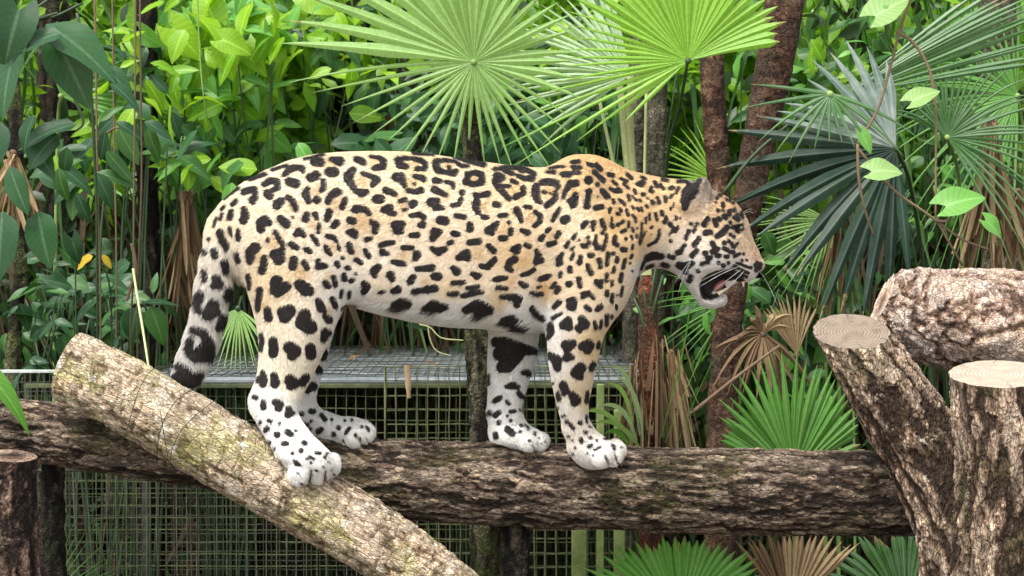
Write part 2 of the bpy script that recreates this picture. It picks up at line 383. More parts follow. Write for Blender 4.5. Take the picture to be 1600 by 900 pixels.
FAR_TILES = [
(360, 560, 4.09, """565,70,25; 490,205,17 530,175,25; 440,248,10; 515,338,15 530,337,15; 425,357,14 460,352,13; 580,360,11 605,390,13; 648,390,8; 517,398,8;
470,420,8 495,418,8; 512,447,8; 560,465,17 578,452,15; 657,485,15; 690,442,14; 738,475,9 758,447,9; 798,483,6 796,497,6; 838,437,9; 868,438,7 882,462,7;
826,510,6; 722,525,6; 780,398,8; 733,397,7; 530,520,17 570,535,15"""),
(360, 390, 5.0, """880,540,23 830,600,25; 800,720,14; 735,800,25 720,840,25"""),
(740, 500, 5.0, """180,170,38 250,160,28 400,230,40 470,240,28; 300,220,56 200,260,46 280,320,56 220,370,38 270,370,38 350,280,38; 385,410,15 420,408,26;
260,520,15 310,510,28 345,520,17; 355,570,18 375,590,18; 170,630,18 210,605,18; 262,635,13 278,655,11; 290,715,12 320,710,12; 265,748,9; 292,785,11; 370,824,12;
405,825,6 420,860,6; 358,875,9; 470,885,11; 360,700,8; 125,420,6 125,500,6; 200,720,18 170,750,16; 200,800,18; 130,725,20; 260,860,18 300,890,20; 170,890,18"""),
(730, 560, 4.5, """468,532,12; 435,578,8; 505,560,5; 202,548,17; 280,490,16 320,530,18; 545,585,4; 520,600,4"""),
]
# golden centres of the rosettes: photo x, y, radius
TAN = [(516,254,9),(455,322,9),(493,300,10),(527,318,13),(429,378,13),(490,350,9),(520,386,11),(404,403,9),(472,427,15),(410,477,10),(512,485,9),(515,433,9),
(585,252,9),(567,283,13),(648,255,9),(700,259,9),(645,285,11),(741,280,9),(697,306,9),(567,347,17),(553,395,10),(630,318,9),(632,400,13),(756,321,11),(804,296,13),
(860,300,13),(896,300,8),(830,340,12),(787,357,9),(863,368,10),(748,395,13),(820,410,16),(800,440,14),(665,440,9),(745,433,11),(852,448,9),(1010,372,14)]
# ground colour of the coat: photo x, y, sRGB
COAT = [(500,247,240,224,194),(650,248,240,225,187),(800,275,236,215,176),(920,255,231,197,147),(960,270,230,196,148),(1040,290,228,200,152),(600,330,240,219,187),
(700,370,242,223,196),(800,400,236,210,170),(900,350,238,221,192),(960,350,229,196,144),(950,430,236,211,168),(1010,340,228,196,148),(380,330,245,229,202),
(420,440,240,221,188),(450,520,245,235,214),(460,590,245,236,216),(430,650,246,245,242),(480,740,246,245,242),(470,690,246,245,242),(560,472,248,246,240),(650,495,240,240,237),
(750,508,242,242,240),(600,488,246,245,242),(700,490,244,244,240),(660,482,240,236,226),(800,492,244,244,241),(760,486,238,234,224),(830,478,236,232,224),(850,500,244,244,242),(700,505,244,244,242),(820,510,244,244,242),(840,500,240,240,238),(700,450,236,216,183),(600,440,242,228,205),(620,470,244,238,225),(850,455,224,194,150),(780,470,228,205,165),(900,450,240,222,191),(925,540,235,212,170),
(868,560,246,241,236),(910,620,235,215,180),(880,640,244,240,232),(890,670,240,232,220),(930,710,243,241,236),(980,470,230,215,190),(985,400,226,196,150),(1130,320,226,190,145),
(1165,380,226,202,170),(1180,400,216,188,158),(1170,425,238,232,226),(1130,415,242,236,230),(1090,410,240,236,230),(1090,380,238,222,205),(1110,410,242,238,233),(1070,430,228,225,221),(1110,475,238,235,231),(1150,415,236,227,217),
(1060,310,226,196,152),(1095,300,205,192,178),(1105,292,150,138,126),(1108,302,175,160,145),(1100,283,140,130,120),(1115,360,232,206,170),(345,350,241,226,198),(340,400,236,229,216),(320,480,228,225,219),(295,560,222,219,214),(1000,420,222,216,208),(1030,430,225,220,212)]
PINK = []

RX0, RY0, RW, RH = 240, 220, 980, 560          # raster window in photo pixels
def parse_tiles(tiles):
    segs = []
    for ox, oy, z, s in tiles:
        for sp in s.split(';'):
            pts = [tuple(float(v) for v in t.split(',')) for t in sp.split()]
            if ox == 1040: pts = [(a, b, r + (2.5 if r < 14 else 0)) for a, b, r in pts]      # the fine face dots
            pts = [(ox + a / z, oy + b / z, r / z) for a, b, r in pts]
            if len(pts) == 1: segs.append((pts[0], pts[0]))
            segs += list(zip(pts[:-1], pts[1:]))
    return segs
def raster(tiles):
    F = np.full((RH, RW), 14.0, np.float32)
    for (ax, ay, ar), (bx, by, br) in parse_tiles(tiles):
        m = max(ar, br) + 12
        x0 = int(max(0, min(ax, bx) - m - RX0)); x1 = int(min(RW, max(ax, bx) + m - RX0 + 1))
        y0 = int(max(0, min(ay, by) - m - RY0)); y1 = int(min(RH, max(ay, by) + m - RY0 + 1))
        if x1 <= x0 or y1 <= y0: continue
        X, Y = np.meshgrid(np.arange(x0, x1) + RX0 + 0.0, np.arange(y0, y1) + RY0 + 0.0)
        dx, dy = bx - ax, by - ay; L = dx * dx + dy * dy
        t = np.clip(((X - ax) * dx + (Y - ay) * dy) / L, 0, 1) if L > 0 else np.zeros_like(X)
        d = np.hypot(X - ax - t * dx, Y - ay - t * dy) - (ar + (br - ar) * t)
        F[y0:y1, x0:x1] = np.minimum(F[y0:y1, x0:x1], d)
    return F
def coat_raster():
    st = 4
    X, Y = np.meshgrid(np.arange(0, RW, st) + RX0, np.arange(0, RH, st) + RY0)
    acc = np.zeros((*X.shape, 3)); ws = np.zeros(X.shape)
    for px, py, r, g, b in COAT:
        w = 1.0 / ((X - px) ** 2 + (Y - py) ** 2 + 60.0) ** 1.6
        acc += w[..., None] * np.array(srgb(r, g, b)); ws += w
    C = acc / ws[..., None]
    t = np.zeros(X.shape)
    for px, py, r in TAN:
        t = np.maximum(t, np.exp(-((X - px) ** 2 + (Y - py) ** 2) / (r * r * 0.9)))
    tan = np.array(srgb(204, 164, 104))
    return C * (1 - 0.62 * t[..., None]) + tan * 0.62 * t[..., None], st
def sample(F, px, st=1):
    u = np.clip((px[:, 0] - RX0) / st, 0, F.shape[1] - 1.001); v = np.clip((px[:, 1] - RY0) / st, 0, F.shape[0] - 1.001)
    i = u.astype(int); j = v.astype(int); fu = u - i; fv = v - j
    if F.ndim == 3: fu = fu[:, None]; fv = fv[:, None]
    return (F[j, i] * (1 - fu) + F[j, i + 1] * fu) * (1 - fv) + (F[j + 1, i] * (1 - fu) + F[j + 1, i + 1] * fu) * fv
# ------------------------------------------------------------------ ground
def ground_mat():
    m, nt = new_mat('leaf_litter')
    co = coords(nt)
    n = noise_n(nt, 6, 8, 0.7, co)
    v = N(nt, 'ShaderNodeTexVoronoi'); v.inputs['Scale'].default_value = 26; nt.links.new(co, v.inputs['Vector'])
    c = ramp(nt, n, [(0.3, (0.02, 0.015, 0.01)), (0.55, (0.06, 0.042, 0.025)), (0.75, (0.04, 0.05, 0.02))])
    c = mixc(nt, 0.35, c, v.outputs['Color'], 'MULTIPLY')
    out(nt, principled(nt, c, 0.95, bump_n(nt, n, 0.8, 0.03), 0.1)); return m
gv = []; gf = []
GN = 60
for i in range(GN + 1):
    for j in range(GN + 1):
        x = -60 + 120 * i / GN; y = -30 + 150 * j / GN
        gv.append((x, y, 0.0))
gv = np.array(gv); gv[:, 2] = (fbm(gv * 0.35, 3, 9) - 0.5) * 0.12
gf = np.array([(i * (GN + 1) + j, (i + 1) * (GN + 1) + j, (i + 1) * (GN + 1) + j + 1, i * (GN + 1) + j + 1) for i in range(GN) for j in range(GN)])
def bounce_path_mat():
    m, nt = new_mat('bounce_path_gravel'); co = coords(nt); n = noise_n(nt, 40, 6, 0.7, co)
    out(nt, principled(nt, ramp(nt, n, [(0.3, (0.30, 0.27, 0.22)), (0.7, (0.5, 0.46, 0.4))]), 0.9, bump_n(nt, n, 0.5, 0.01), 0.2)); return m
tag(link('path', mesh_np('path', [(-60, -30, .075), (60, -30, .075), (60, -1.7, .075), (-60, -1.7, .075)], [(0, 1, 2, 3)], bounce_path_mat(), False)), kind='structure')  # unseen pale ground before the logs, added to bounce light up to the belly
ground = tag(link('ground', mesh_np('ground', gv, gf, ground_mat())), kind='structure')

# ------------------------------------------------------------------ bark
def bark_mat(name, crack, mid, light, patch=None, patch_amt=0.5, rough=0.9, scale=1.0, patch2=None, thr2=0.6, aniso=(1, 1, 1), flake=1.0, roty=0.0, crk=0.55):
    m, nt = new_mat(name)
    co = coords(nt, (1, 1, 1))
    h = attr_n(nt, 'h'); cell = attr_n(nt, 'cell')
    ca = coords(nt, aniso, roty)
    n1 = noise_n(nt, 7 * scale, 5, 0.65, co); n2 = noise_n(nt, 75 * scale, 6, 0.72, ca, 0.4); n3 = noise_n(nt, 260 * scale, 3, 0.65, ca)
    hh = math_n(nt, 'ADD', h, math_n(nt, 'MULTIPLY', math_n(nt, 'SUBTRACT', n2, 0.5), 1.1))
    c = ramp(nt, hh, [(0.12, crack), (0.42, mid), (0.8, light)])
    cv = ramp(nt, cell, [(0.0, g3(0.72)), (0.5, g3(1.0)), (1.0, (1.3, 1.22, 1.12))])
    c = mixc(nt, 0.8, c, cv, 'MULTIPLY')
    if patch is not None:
        f = ramp(nt, math_n(nt, 'ADD', n1, math_n(nt, 'MULTIPLY', math_n(nt, 'SUBTRACT', n2, 0.5), 0.35)), [(0.5, g3(0)), (0.62, g3(patch_amt))])
        c = mixc(nt, f, c, patch)
    if patch2 is not None:
        n4 = noise_n(nt, 16 * scale, 6, 0.75, co)
        f = ramp(nt, n4, [(thr2, g3(0)), (thr2 + 0.05, g3(0.85))])
        c = mixc(nt, f, c, patch2)
    c = mixc(nt, 0.6, c, ramp(nt, n3, [(0.28, g3(0.5)), (0.68, g3(1.35))]), 'MULTIPLY')
    # loose flakes: crisp edges too fine for the mesh
    wv = nt.nodes.new('ShaderNodeVectorMath'); wv.operation = 'MULTIPLY_ADD'
    nz = nt.nodes.new('ShaderNodeTexNoise'); nz.inputs['Scale'].default_value = 32 * scale; nz.inputs['Detail'].default_value = 4; nt.links.new(ca, nz.inputs['Vector'])
    nt.links.new(nz.outputs['Color'], wv.inputs[0]); wv.inputs[1].default_value = (.022, .022, .022); nt.links.new(ca, wv.inputs[2])
    fl = []
    for sc_ in (62, 150):
        vd = nt.nodes.new('ShaderNodeTexVoronoi'); vd.feature = 'DISTANCE_TO_EDGE'; vd.inputs['Scale'].default_value = sc_ * scale * flake; nt.links.new(wv.outputs[0], vd.inputs['Vector'])
        vc = nt.nodes.new('ShaderNodeTexVoronoi'); vc.inputs['Scale'].default_value = sc_ * scale * flake; nt.links.new(wv.outputs[0], vc.inputs['Vector'])
        ed = ramp(nt, vd.outputs['Distance'], [(0.0, g3(0)), (0.10, g3(1))])
        sp_ = nt.nodes.new('ShaderNodeSeparateColor'); nt.links.new(vc.outputs['Color'], sp_.inputs[0])
        fl.append((ed, sp_.outputs[0]))
        c = mixc(nt, crk, c, ramp(nt, ed, [(0.0, g3(0.35)), (0.6, g3(1.0))]), 'MULTIPLY')
        c = mixc(nt, 0.6, c, ramp(nt, sp_.outputs[0], [(0.0, g3(0.62)), (0.6, g3(1.05)), (1.0, (1.55, 1.5, 1.42))]), 'MULTIPLY')
    hb = math_n(nt, 'ADD', n2, math_n(nt, 'MULTIPLY', n3, 0.5))
    for (ed, cc), w_ in zip(fl, (0.9, 0.5)):
        hb = math_n(nt, 'ADD', hb, math_n(nt, 'MULTIPLY', math_n(nt, 'MULTIPLY', ed, math_n(nt, 'ADD', cc, 0.4)), w_))
    out(nt, principled(nt, c, rough, bump_n(nt, hb, 0.9, 0.007), 0.2))
    return m
def sstep(a, b, x):
    t = np.clip((x - a) / (b - a), 0, 1); return t * t * (3 - 2 * t)
def bark_disp(style, q, seed):
    """q: bark space (s along the wood, u, w across) in metres -> height 0..1, cell id, amplitude in m"""
    wq = q + 0.022 * (np.stack([fbm(q * 24 + k * 31, 3, seed + k) for k in range(3)], 1) - 0.5) + 0.03 * (np.stack([fbm(q * 7 + k * 13, 2, seed + 40 + k) for k in range(3)], 1) - 0.5)
    fine = fbm(q * np.array([70, 130, 130]), 4, seed + 7)
    A = np.array
    def ridge(sc, sd, o=4): return 1 - np.abs(2 * fbm(wq * A(sc), o, sd) - 1)
    if style == 'flaky':
        f1, f2, c = voro(wq * A([13, 72, 72]), seed); g1, g2, c2 = voro(wq * A([34, 120, 120]), seed + 3)
        pl = sstep(0.0, 0.13, f2 - f1); pl2 = sstep(0.0, 0.16, g2 - g1); cr = sstep(0.78, 0.97, ridge([6, 40, 40], seed + 9))
        h = 0.18 + 0.42 * c * pl + 0.22 * pl2 * (0.4 + c2) + 0.42 * (fine - 0.35) - 0.5 * cr
        return h, 0.6 * c + 0.4 * c2, 0.0095
    if style == 'smooth':
        f1, f2, c = voro(wq * A([30, 46, 46]), seed); cr = sstep(0.86, 0.98, ridge([30, 12, 12], seed + 9)); cl = sstep(0.88, 0.98, ridge([5, 22, 22], seed + 19))
        h = 0.40 * fbm(q * A([9, 16, 16]), 4, seed) + 0.12 * sstep(0, .1, f2 - f1) + 0.5 * fine - 0.25 * cr - 0.3 * cl
        return h, 0.5 + 0.5 * (c - 0.5), 0.010
    if style == 'furrow':
        f1, f2, c = voro(wq * A([10, 58, 58]), seed); g1, g2, c2 = voro(wq * A([40, 70, 70]), seed + 3)
        cr = sstep(0.70, 0.95, ridge([3.5, 26, 26], seed + 9))
        h = 0.25 + 0.35 * c * sstep(0, .14, f2 - f1) + 0.18 * c2 * sstep(0, .15, g2 - g1) + 0.45 * (fine - 0.35) - 0.55 * cr
        return h, 0.5 * c + 0.5 * c2, 0.0145
    if style == 'rough':
        f1, f2, c = voro(wq * A([42, 50, 50]), seed)
        big = fbm(q * A([9, 12, 12]), 5, seed + 2); cr = sstep(0.82, 0.97, ridge([14, 18, 18], seed + 9))
        h = 0.1 + 0.7 * big + 0.2 * c * sstep(0, .12, f2 - f1) + 0.5 * (fine - .4) - 0.45 * cr
        return h, c, 0.020
    if style == 'palm':
        ring = sstep(0.7, 0.97, ridge([30, 7, 7], seed + 2))
        fib = fbm(wq * A([30, 170, 170]), 3, seed); fi2 = fbm(wq * A([120, 60, 60]), 2, seed + 5)
        f1, f2, c = voro(wq * A([24, 20, 20]), seed)
        return 0.15 + 0.45 * fib + 0.3 * fi2 + 0.2 * (c - .5) + 0.3 * (fine - .4) - 0.14 * ring, c, 0.013
    return fine, fine, 0.004
def spline(pts, n):
    """Catmull-Rom through rows of numbers"""
    p = np.array(pts, float); p = np.concatenate([[2 * p[0] - p[1]], p, [2 * p[-1] - p[-2]]])
    m = len(pts) - 1; t = np.linspace(0, m, n); i = np.minimum(t.astype(int), m - 1); f = (t - i)[:, None]
    a, b, c, d = p[i], p[i + 1], p[i + 2], p[i + 3]
    return 0.5 * (2 * b + (c - a) * f + (2 * a - 5 * b + 4 * c - d) * f ** 2 + (3 * b - a - 3 * c + d) * f ** 3)
def wire(pts, r0, r1=None, n=6, m=12):
    """smooth path for tube_mesh: pts world points"""
    r1 = r0 if r1 is None else r1
    q = spline([tuple(p) for p in pts], m)
    return [(Vector(a), r0 + (r1 - r0) * i / (m - 1)) for i, a in enumerate(q)]
def bark_tube(name, nodes, style, mat, parent, res=0.004, seed=1, lump=0.08, n0=None, n1=None, cap0=True, cap1=True, world=False, amp_k=1.0):
    """nodes: (px, py, Y, radius px); n0 / n1: direction of the sawn face at the start / end"""
    rows = nodes if world else [(*P(a, b, c), r * pxs(c)) for a, b, c, r in nodes]
    rough = spline(rows, 200); L = np.linalg.norm(np.diff(rough[:, :3], axis=0), axis=1).sum()
    ns = max(8, int(L / res)); rmean = rough[:, 3].mean(); nt_ = max(10, int(2 * math.pi * rmean / res))
    c = spline(rows, ns)
    tan = np.gradient(c[:, :3], axis=0); tan /= np.linalg.norm(tan, axis=1, keepdims=True)
    s = np.concatenate([[0], np.cumsum(np.linalg.norm(np.diff(c[:, :3], axis=0), axis=1))])
    ref = Vector(tan[0]).orthogonal().normalized(); U = []; W = []
    for t in tan:
        t = Vector(t); ref = (ref - t * ref.dot(t)).normalized(); U.append(ref[:]); W.append(t.cross(ref)[:])
    U = np.array(U); W = np.array(W)
    th = np.linspace(0, 2 * math.pi, nt_, endpoint=False)
    cs, sn = np.cos(th), np.sin(th)
    S = np.repeat(s, nt_); CS = np.tile(cs, ns); SN = np.tile(sn, ns); RR = np.repeat(c[:, 3], nt_)
    q = np.stack([S, RR * CS, RR * SN], 1) + seed * 3.7
    h, cell, amp = bark_disp(style, q, seed)
    lum = (fbm(q * np.array([4, 7, 7]), 2, seed + 20) - 0.5) * 2 * lump
    ef = np.ones_like(S)
    if n0 is not None: ef = np.minimum(ef, 0.3 + 0.7 * sstep(0.0, 0.03, S))
    r = RR * (1 + lum * ef) + ((h - 0.6) * ef) * amp * amp_k
    pos = np.repeat(c[:, :3], nt_, 0)
    dirs = np.repeat(U, nt_, 0) * CS[:, None] + np.repeat(W, nt_, 0) * SN[:, None]
    v = pos + dirs * r[:, None]
    T = np.repeat(tan, nt_, 0)
    for nn, end in ((n0, 0), (n1, 1)):
        if nn is None: continue
        nn = np.array(nn, float); nn /= np.linalg.norm(nn)
        ec = c[0 if end == 0 else -1, :3]
        d = ((v - ec) @ nn); k = (T @ nn)
        fade = np.clip(1 - (S if end == 0 else s[-1] - S) / (1.3 * rmean * 2), 0, 1)
        off = dirs * r[:, None]
        sh = -(off @ nn) / np.where(np.abs(k) < 0.2, 0.2, k)
        v = v + T * (sh * fade)[:, None]
    i = np.arange(ns - 1)[:, None] * nt_; j = np.arange(nt_)[None, :]; j2 = (j + 1) % nt_
    f = np.stack([i + j, i + j2, i + nt_ + j2, i + nt_ + j], -1).reshape(-1, 4)
    me = mesh_np(name, v, f, mat)
    set_attr(me, 'h', np.clip(h, 0, 1)); set_attr(me, 'cell', cell)
    o = link(name, me, None, parent)
    rims = (v[:nt_], v[-nt_:])
    return o, rims
def cut_mat(name, a, b, dirt):
    m, nt = new_mat(name)
    co = coords(nt); rad = attr_n(nt, 'h')
    n = noise_n(nt, 30, 5, 0.7, co); n2 = noise_n(nt, 9, 4, 0.6, co)
    w = math_n(nt, 'SINE', math_n(nt, 'MULTIPLY', math_n(nt, 'ADD', rad, math_n(nt, 'MULTIPLY', n2, 0.25)), 75.0))
    c = mixc(nt, math_n(nt, 'MULTIPLY', math_n(nt, 'ADD', w, 1.0), 0.5), a, b)
    an = attr_n(nt, 'cell'); cr = math_n(nt, 'ABSOLUTE', math_n(nt, 'SINE', math_n(nt, 'ADD', math_n(nt, 'MULTIPLY', an, 3.5), math_n(nt, 'MULTIPLY', n2, 2.2))))
    cr = math_n(nt, 'ADD', cr, math_n(nt, 'MULTIPLY', math_n(nt, 'SUBTRACT', 0.75, rad), 0.12))
    c = mixc(nt, ramp(nt, cr, [(0.02, g3(0.85)), (0.05, g3(0))]), c, tuple(x * .25 for x in dirt))
    c = mixc(nt, ramp(nt, n, [(0.45, g3(0)), (0.7, g3(0.8))]), c, dirt)
    out(nt, principled(nt, c, 0.85, bump_n(nt, n, 0.4, 0.004), 0.2)); return m
def cut_face(name, rim, mat, parent, seed=0, rings=9, proud=0.002):
    rim = np.array(rim); ce = rim.mean(0); n = len(rim)
    nrm = np.cross(rim[n // 4] - ce, rim[0] - ce); nrm /= np.linalg.norm(nrm)
    v = [ce]; hh = [0.0]
    for k in range(1, rings + 1):
        t = k / rings
        v += list(ce + (rim - ce) * t); hh += [t] * n
    v = np.array(v); hh = np.array(hh)
    v += nrm * ((fbm(v * np.array([30, 30, 30]), 3, seed) - 0.5) * 0.006 * (1 - hh ** 4))[:, None]
    f = [(0, 1 + j, 1 + (j + 1) % n) for j in range(n)]
    for k in range(rings - 1):
        a, b = 1 + k * n, 1 + (k + 1) * n
        f += [(a + j, b + j, b + (j + 1) % n, a + (j + 1) % n) for j in range(n)]
    me = mesh_np(name, v, f, mat); set_attr(me, 'h', hh); set_attr(me, 'cell', np.concatenate([[0], np.tile(np.abs(np.linspace(-math.pi, math.pi, n)), rings)]))
    return link(name, me, None, parent)

M_LOG = bark_mat('bark_flaky_brown', (0.026, 0.018, 0.013), (0.115, 0.082, 0.06), (0.31, 0.25, 0.195), (0.10, 0.10, 0.03), 0.3, patch2=(0.42, 0.38, 0.31), thr2=0.66, aniso=(.35, 1, 1))
M_DIAG = bark_mat('bark_pale_lichen', (0.16, 0.115, 0.07), (0.50, 0.39, 0.28), (0.74, 0.63, 0.49), (0.36, 0.36, 0.11), 0.5, patch2=(0.78, 0.72, 0.60), thr2=0.57, aniso=(.4, 1, 1), roty=R(-29.5), crk=0.3, flake=1.25)
M_STUMP = bark_mat('bark_furrowed', (0.05, 0.032, 0.022), (0.23, 0.16, 0.115), (0.53, 0.43, 0.335), (0.12, 0.12, 0.05), 0.3, patch2=(0.52, 0.45, 0.36), thr2=0.61, aniso=(1, 1, .35))
M_ROUGH = bark_mat('bark_rough_pink', (0.13, 0.08, 0.06), (0.46, 0.34, 0.28), (0.74, 0.63, 0.55), (0.5, 0.33, 0.18), 0.35)
M_RED = bark_mat('bark_red_brown', (0.028, 0.018, 0.014), (0.12, 0.075, 0.056), (0.30, 0.22, 0.165), (0.42, 0.36, 0.28), 0.5)
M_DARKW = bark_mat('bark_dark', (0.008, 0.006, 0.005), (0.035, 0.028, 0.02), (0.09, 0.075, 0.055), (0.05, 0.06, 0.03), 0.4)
M_PALM = bark_mat('palm_bark_red_fibre', (0.018, 0.009, 0.006), (0.085, 0.042, 0.026), (0.22, 0.14, 0.10), (0.085, 0.07, 0.05), 0.7)
M_PALMG = bark_mat('palm_bark_grey', (0.02, 0.016, 0.012), (0.09, 0.08, 0.06), (0.22, 0.2, 0.16), (0.09, 0.10, 0.05), 0.6)
M_MOSSY = bark_mat('bark_mossy', (0.015, 0.012, 0.008), (0.07, 0.065, 0.04), (0.18, 0.17, 0.11), (0.09, 0.12, 0.03), 0.7)
M_CUTP = cut_mat('sawn_wood_pale', (0.43, 0.37, 0.30), (0.28, 0.22, 0.165), (0.24, 0.185, 0.14))
M_CUTG = cut_mat('sawn_wood_weathered', (0.25, 0.20, 0.155), (0.145, 0.11, 0.083), (0.10, 0.08, 0.06))

# logs under the jaguar
LOGY = 0.05
log = empty('bark_log', P(700, 750, LOGY)); tag(log, 'brown flaky-barked log lying level under the jaguar\'s front paws', 'log')
o, rm = bark_tube('trunk', [(-260,640,LOGY,46),(-100,657,LOGY,47),(0,668,LOGY,48),(200,694,LOGY,51),(400,721,LOGY,57),(600,746,LOGY,61),(800,758,LOGY,66),(1000,765,LOGY,67),(1200,770,LOGY,67),(1400,771,LOGY,66),(1500,771,LOGY,65)],
               'flaky', M_LOG, log, 0.0036, 3, 0.05)
cut_face('cut_face', rm[0], M_CUTG, log); cut_face('cut_face', rm[1][::-1], M_CUTG, log)
dlog = empty('leaning_log', P(400, 735, -.1)); tag(dlog, 'pale lichen-patched log sloping down under the jaguar\'s hind paw', 'log')
o, rm = bark_tube('trunk', [(108,573,-.075,56),(125,582,-.078,57),(200,622,-.085,58),(300,677,-.095,59),(400,735,-.10,59),(490,787,-.105,58.5),(600,852,-.12,57),(690,918,-.14,55),(800,1015,-.18,54),(1010,1225,-.26,54),(1180,1395,-.33,54)],
               'smooth', M_DIAG, dlog, 0.0042, 8, 0.11, n0=(-0.93, 0.15, 0.33))
cut_face('cut_face', rm[0], M_CUTG, dlog, 4); cut_face('cut_face', rm[1][::-1], M_CUTG, dlog, 5)
# forked stump with a log lying in its fork
st = empty('forked_stump', P(1540, 1200, -.15)); tag(st, 'thick forked tree stump with two sawn limbs, at the end of the level log', 'stump')
o, rmA = bark_tube('limb', [(1330,517,-.13,53),(1348,548,-.13,56),(1400,632,-.13,64),(1460,728,-.135,72),(1510,840,-.14,80),(1530,960,-.15,92),(1535,1150,-.15,100),(1535,1480,-.15,118)],
               'furrow', M_STUMP, st, 0.0036, 21, 0.06, n0=(-0.12, -0.42, 0.88))
cut_face('cut_face', rmA[0], M_CUTG, st, 8)
o, rmB = bark_tube('limb', [(1560,584,-.30,76),(1566,640,-.30,78),(1574,720,-.30,80),(1574,820,-.28,86),(1566,960,-.25,95),(1556,1180,-.22,105)], 'furrow', M_STUMP, st, 0.0036, 29, 0.07, n0=(-0.05, -0.2, 0.97))
cut_face('cut_face', rmB[0], M_CUTP, st, 7)
tl = empty('thick_log', P(1500, 500, .06)); tag(tl, 'thick rough pinkish-brown log resting in the fork of the stump', 'log')
o, rm = bark_tube('trunk', [(1378,470,.06,48),(1392,476,.06,60),(1420,486,.06,72),(1480,498,.06,79),(1560,506,.06,86),(1680,516,.06,92),(1800,525,.06,92)], 'rough', M_ROUGH, tl, 0.0038, 33, 0.10)
cut_face('cut_face', rm[0], M_ROUGH, tl, 3); cut_face('cut_face', rm[1][::-1], M_CUTG, tl, 4)
ls = empty('wooden_stump', P(15, 1250, -.24)); tag(ls, 'dark red-brown upright stump in front of the level log\'s free end', 'stump')
o, rm = bark_tube('trunk', [(16,712,-.24,42),(15,760,-.24,44),(15,900,-.24,48),(15,1250,-.24,54),(15,1420,-.24,58)], 'furrow', M_RED, ls, 0.005, 41, 0.08, n0=(0.1, -0.1, 0.98))
cut_face('cut_face', rm[0], M_RED, ls, 3)
for lab, nodes, mt, sd in (('dark bark-covered post under the level log, beside the upright stump', [(84,715,.08,22),(84,900,.08,22),(84,1400,.08,24)], M_DARKW, 51),
                      ('slim dark post propping up the middle of the level log', [(803,790,.06,25),(806,900,.06,26),(806,1400,.06,28)], M_DARKW, 52)):
    t = empty('support_post', P(nodes[-1][0], nodes[-1][1], nodes[0][2])); tag(t, lab, 'post', 'posts under the level log')
    bark_tube('post', nodes, 'furrow', mt, t, 0.008, sd)
# ------------------------------------------------------------------ wire-mesh cage behind the logs
def plain_mat(name, a, b, rough=0.7, scale=20, spec=0.3, metallic=0.0, bump=0.3):
    m, nt = new_mat(name); co = coords(nt)
    n = noise_n(nt, scale, 5, 0.65, co); n2 = noise_n(nt, scale * 6, 3, 0.6, co)
    c = mixc(nt, ramp(nt, n, [(0.35, g3(0)), (0.65, g3(1))]), a, b)
    c = mixc(nt, 0.6, c, ramp(nt, n2, [(0.3, g3(0.7)), (0.7, g3(1.15))]), 'MULTIPLY')
    out(nt, principled(nt, c, rough, bump_n(nt, n2, bump, 0.003), spec, Metallic=metallic)); return m
C_WIRE = plain_mat('wire_mossy', (0.045, 0.058, 0.024), (0.13, 0.15, 0.065), 0.6, 12)
C_WIRED = plain_mat('wire_dark', (0.02, 0.023, 0.018), (0.075, 0.08, 0.06), 0.5, 12)
C_SHEET = plain_mat('roof_sheet_grey', (0.19, 0.215, 0.235), (0.33, 0.365, 0.39), 0.45, 5, 0.4)
C_RAIL = plain_mat('rail_weathered', (0.30, 0.33, 0.30), (0.5, 0.54, 0.5), 0.55, 9)
C_POST = plain_mat('post_green', (0.12, 0.17, 0.05), (0.22, 0.27, 0.1), 0.75, 14)
def mesh_panel(name, o, u, v, nu, nv, r, mat, parent, seed=0, wob=.0016, r2=None):
    """welded wires: origin o, edge vectors u and v, nu wires along v, nv wires along u"""
    rg = random.Random(seed); paths = []
    nrm = u.cross(v).normalized()
    def w(): return nrm * rg.uniform(-wob, wob) + u.normalized() * rg.uniform(-wob, wob) + v.normalized() * rg.uniform(-wob, wob)
    for i in range(nu + 1):
        a = o + u * (i / nu) + nrm * r * .9; k = 8
        paths.append([(a + v * (j / k) + w(), r) for j in range(k + 1)])
    for i in range(nv + 1):
        a = o + v * (i / nv) - nrm * r * .9; k = 16
        paths.append([(a + u * (j / k) + w(), r2 or r) for j in range(k + 1)])
    t = link(name, tube_mesh(name, paths, mat, 4, False), None, parent); t['kind'] = 'stuff'
    return t
def beam(name, a, b, w, h, mat, parent):
    a, b = Vector(a), Vector(b); d = (b - a).normalized(); s = d.cross(Vector((0, 0, 1))); s = s.normalized() if s.length > .1 else Vector((1, 0, 0)); t = s.cross(d)
    bm = bmesh.new()
    for p in (a, b):
        for q, e in ((-1, -1), (1, -1), (1, 1), (-1, 1)): bm.verts.new(p + s * q * w / 2 + t * e * h / 2)
    bm.verts.ensure_lookup_table(); V = bm.verts
    for f in ((3, 2, 1, 0), (4, 5, 6, 7), (0, 1, 5, 4), (1, 2, 6, 5), (2, 3, 7, 6), (3, 0, 4, 7)): bm.faces.new([V[i] for i in f])
    bmesh.ops.bevel(bm, geom=bm.edges[:], offset=min(w, h) * .12, segments=1, affect='EDGES')
    me = bpy.data.meshes.new(name); bm.to_mesh(me); bm.free(); me.materials.append(mat)
    return link(name, me, None, parent)
CY0, CY1 = .70, 2.0
TL, TR = P(225, 600, CY0), P(1010, 602, CY0)
zt = TL.z; X0, X1 = TL.x, TR.x; zb = 0.03
cg = empty('wire_cage', ((X0 + X1) / 2, (CY0 + CY1) / 2, 0)); tag(cg, 'low mossy wire-mesh cage with a grey sheet roof behind the logs', 'cage')
XL = P(40, 600, CY0).x
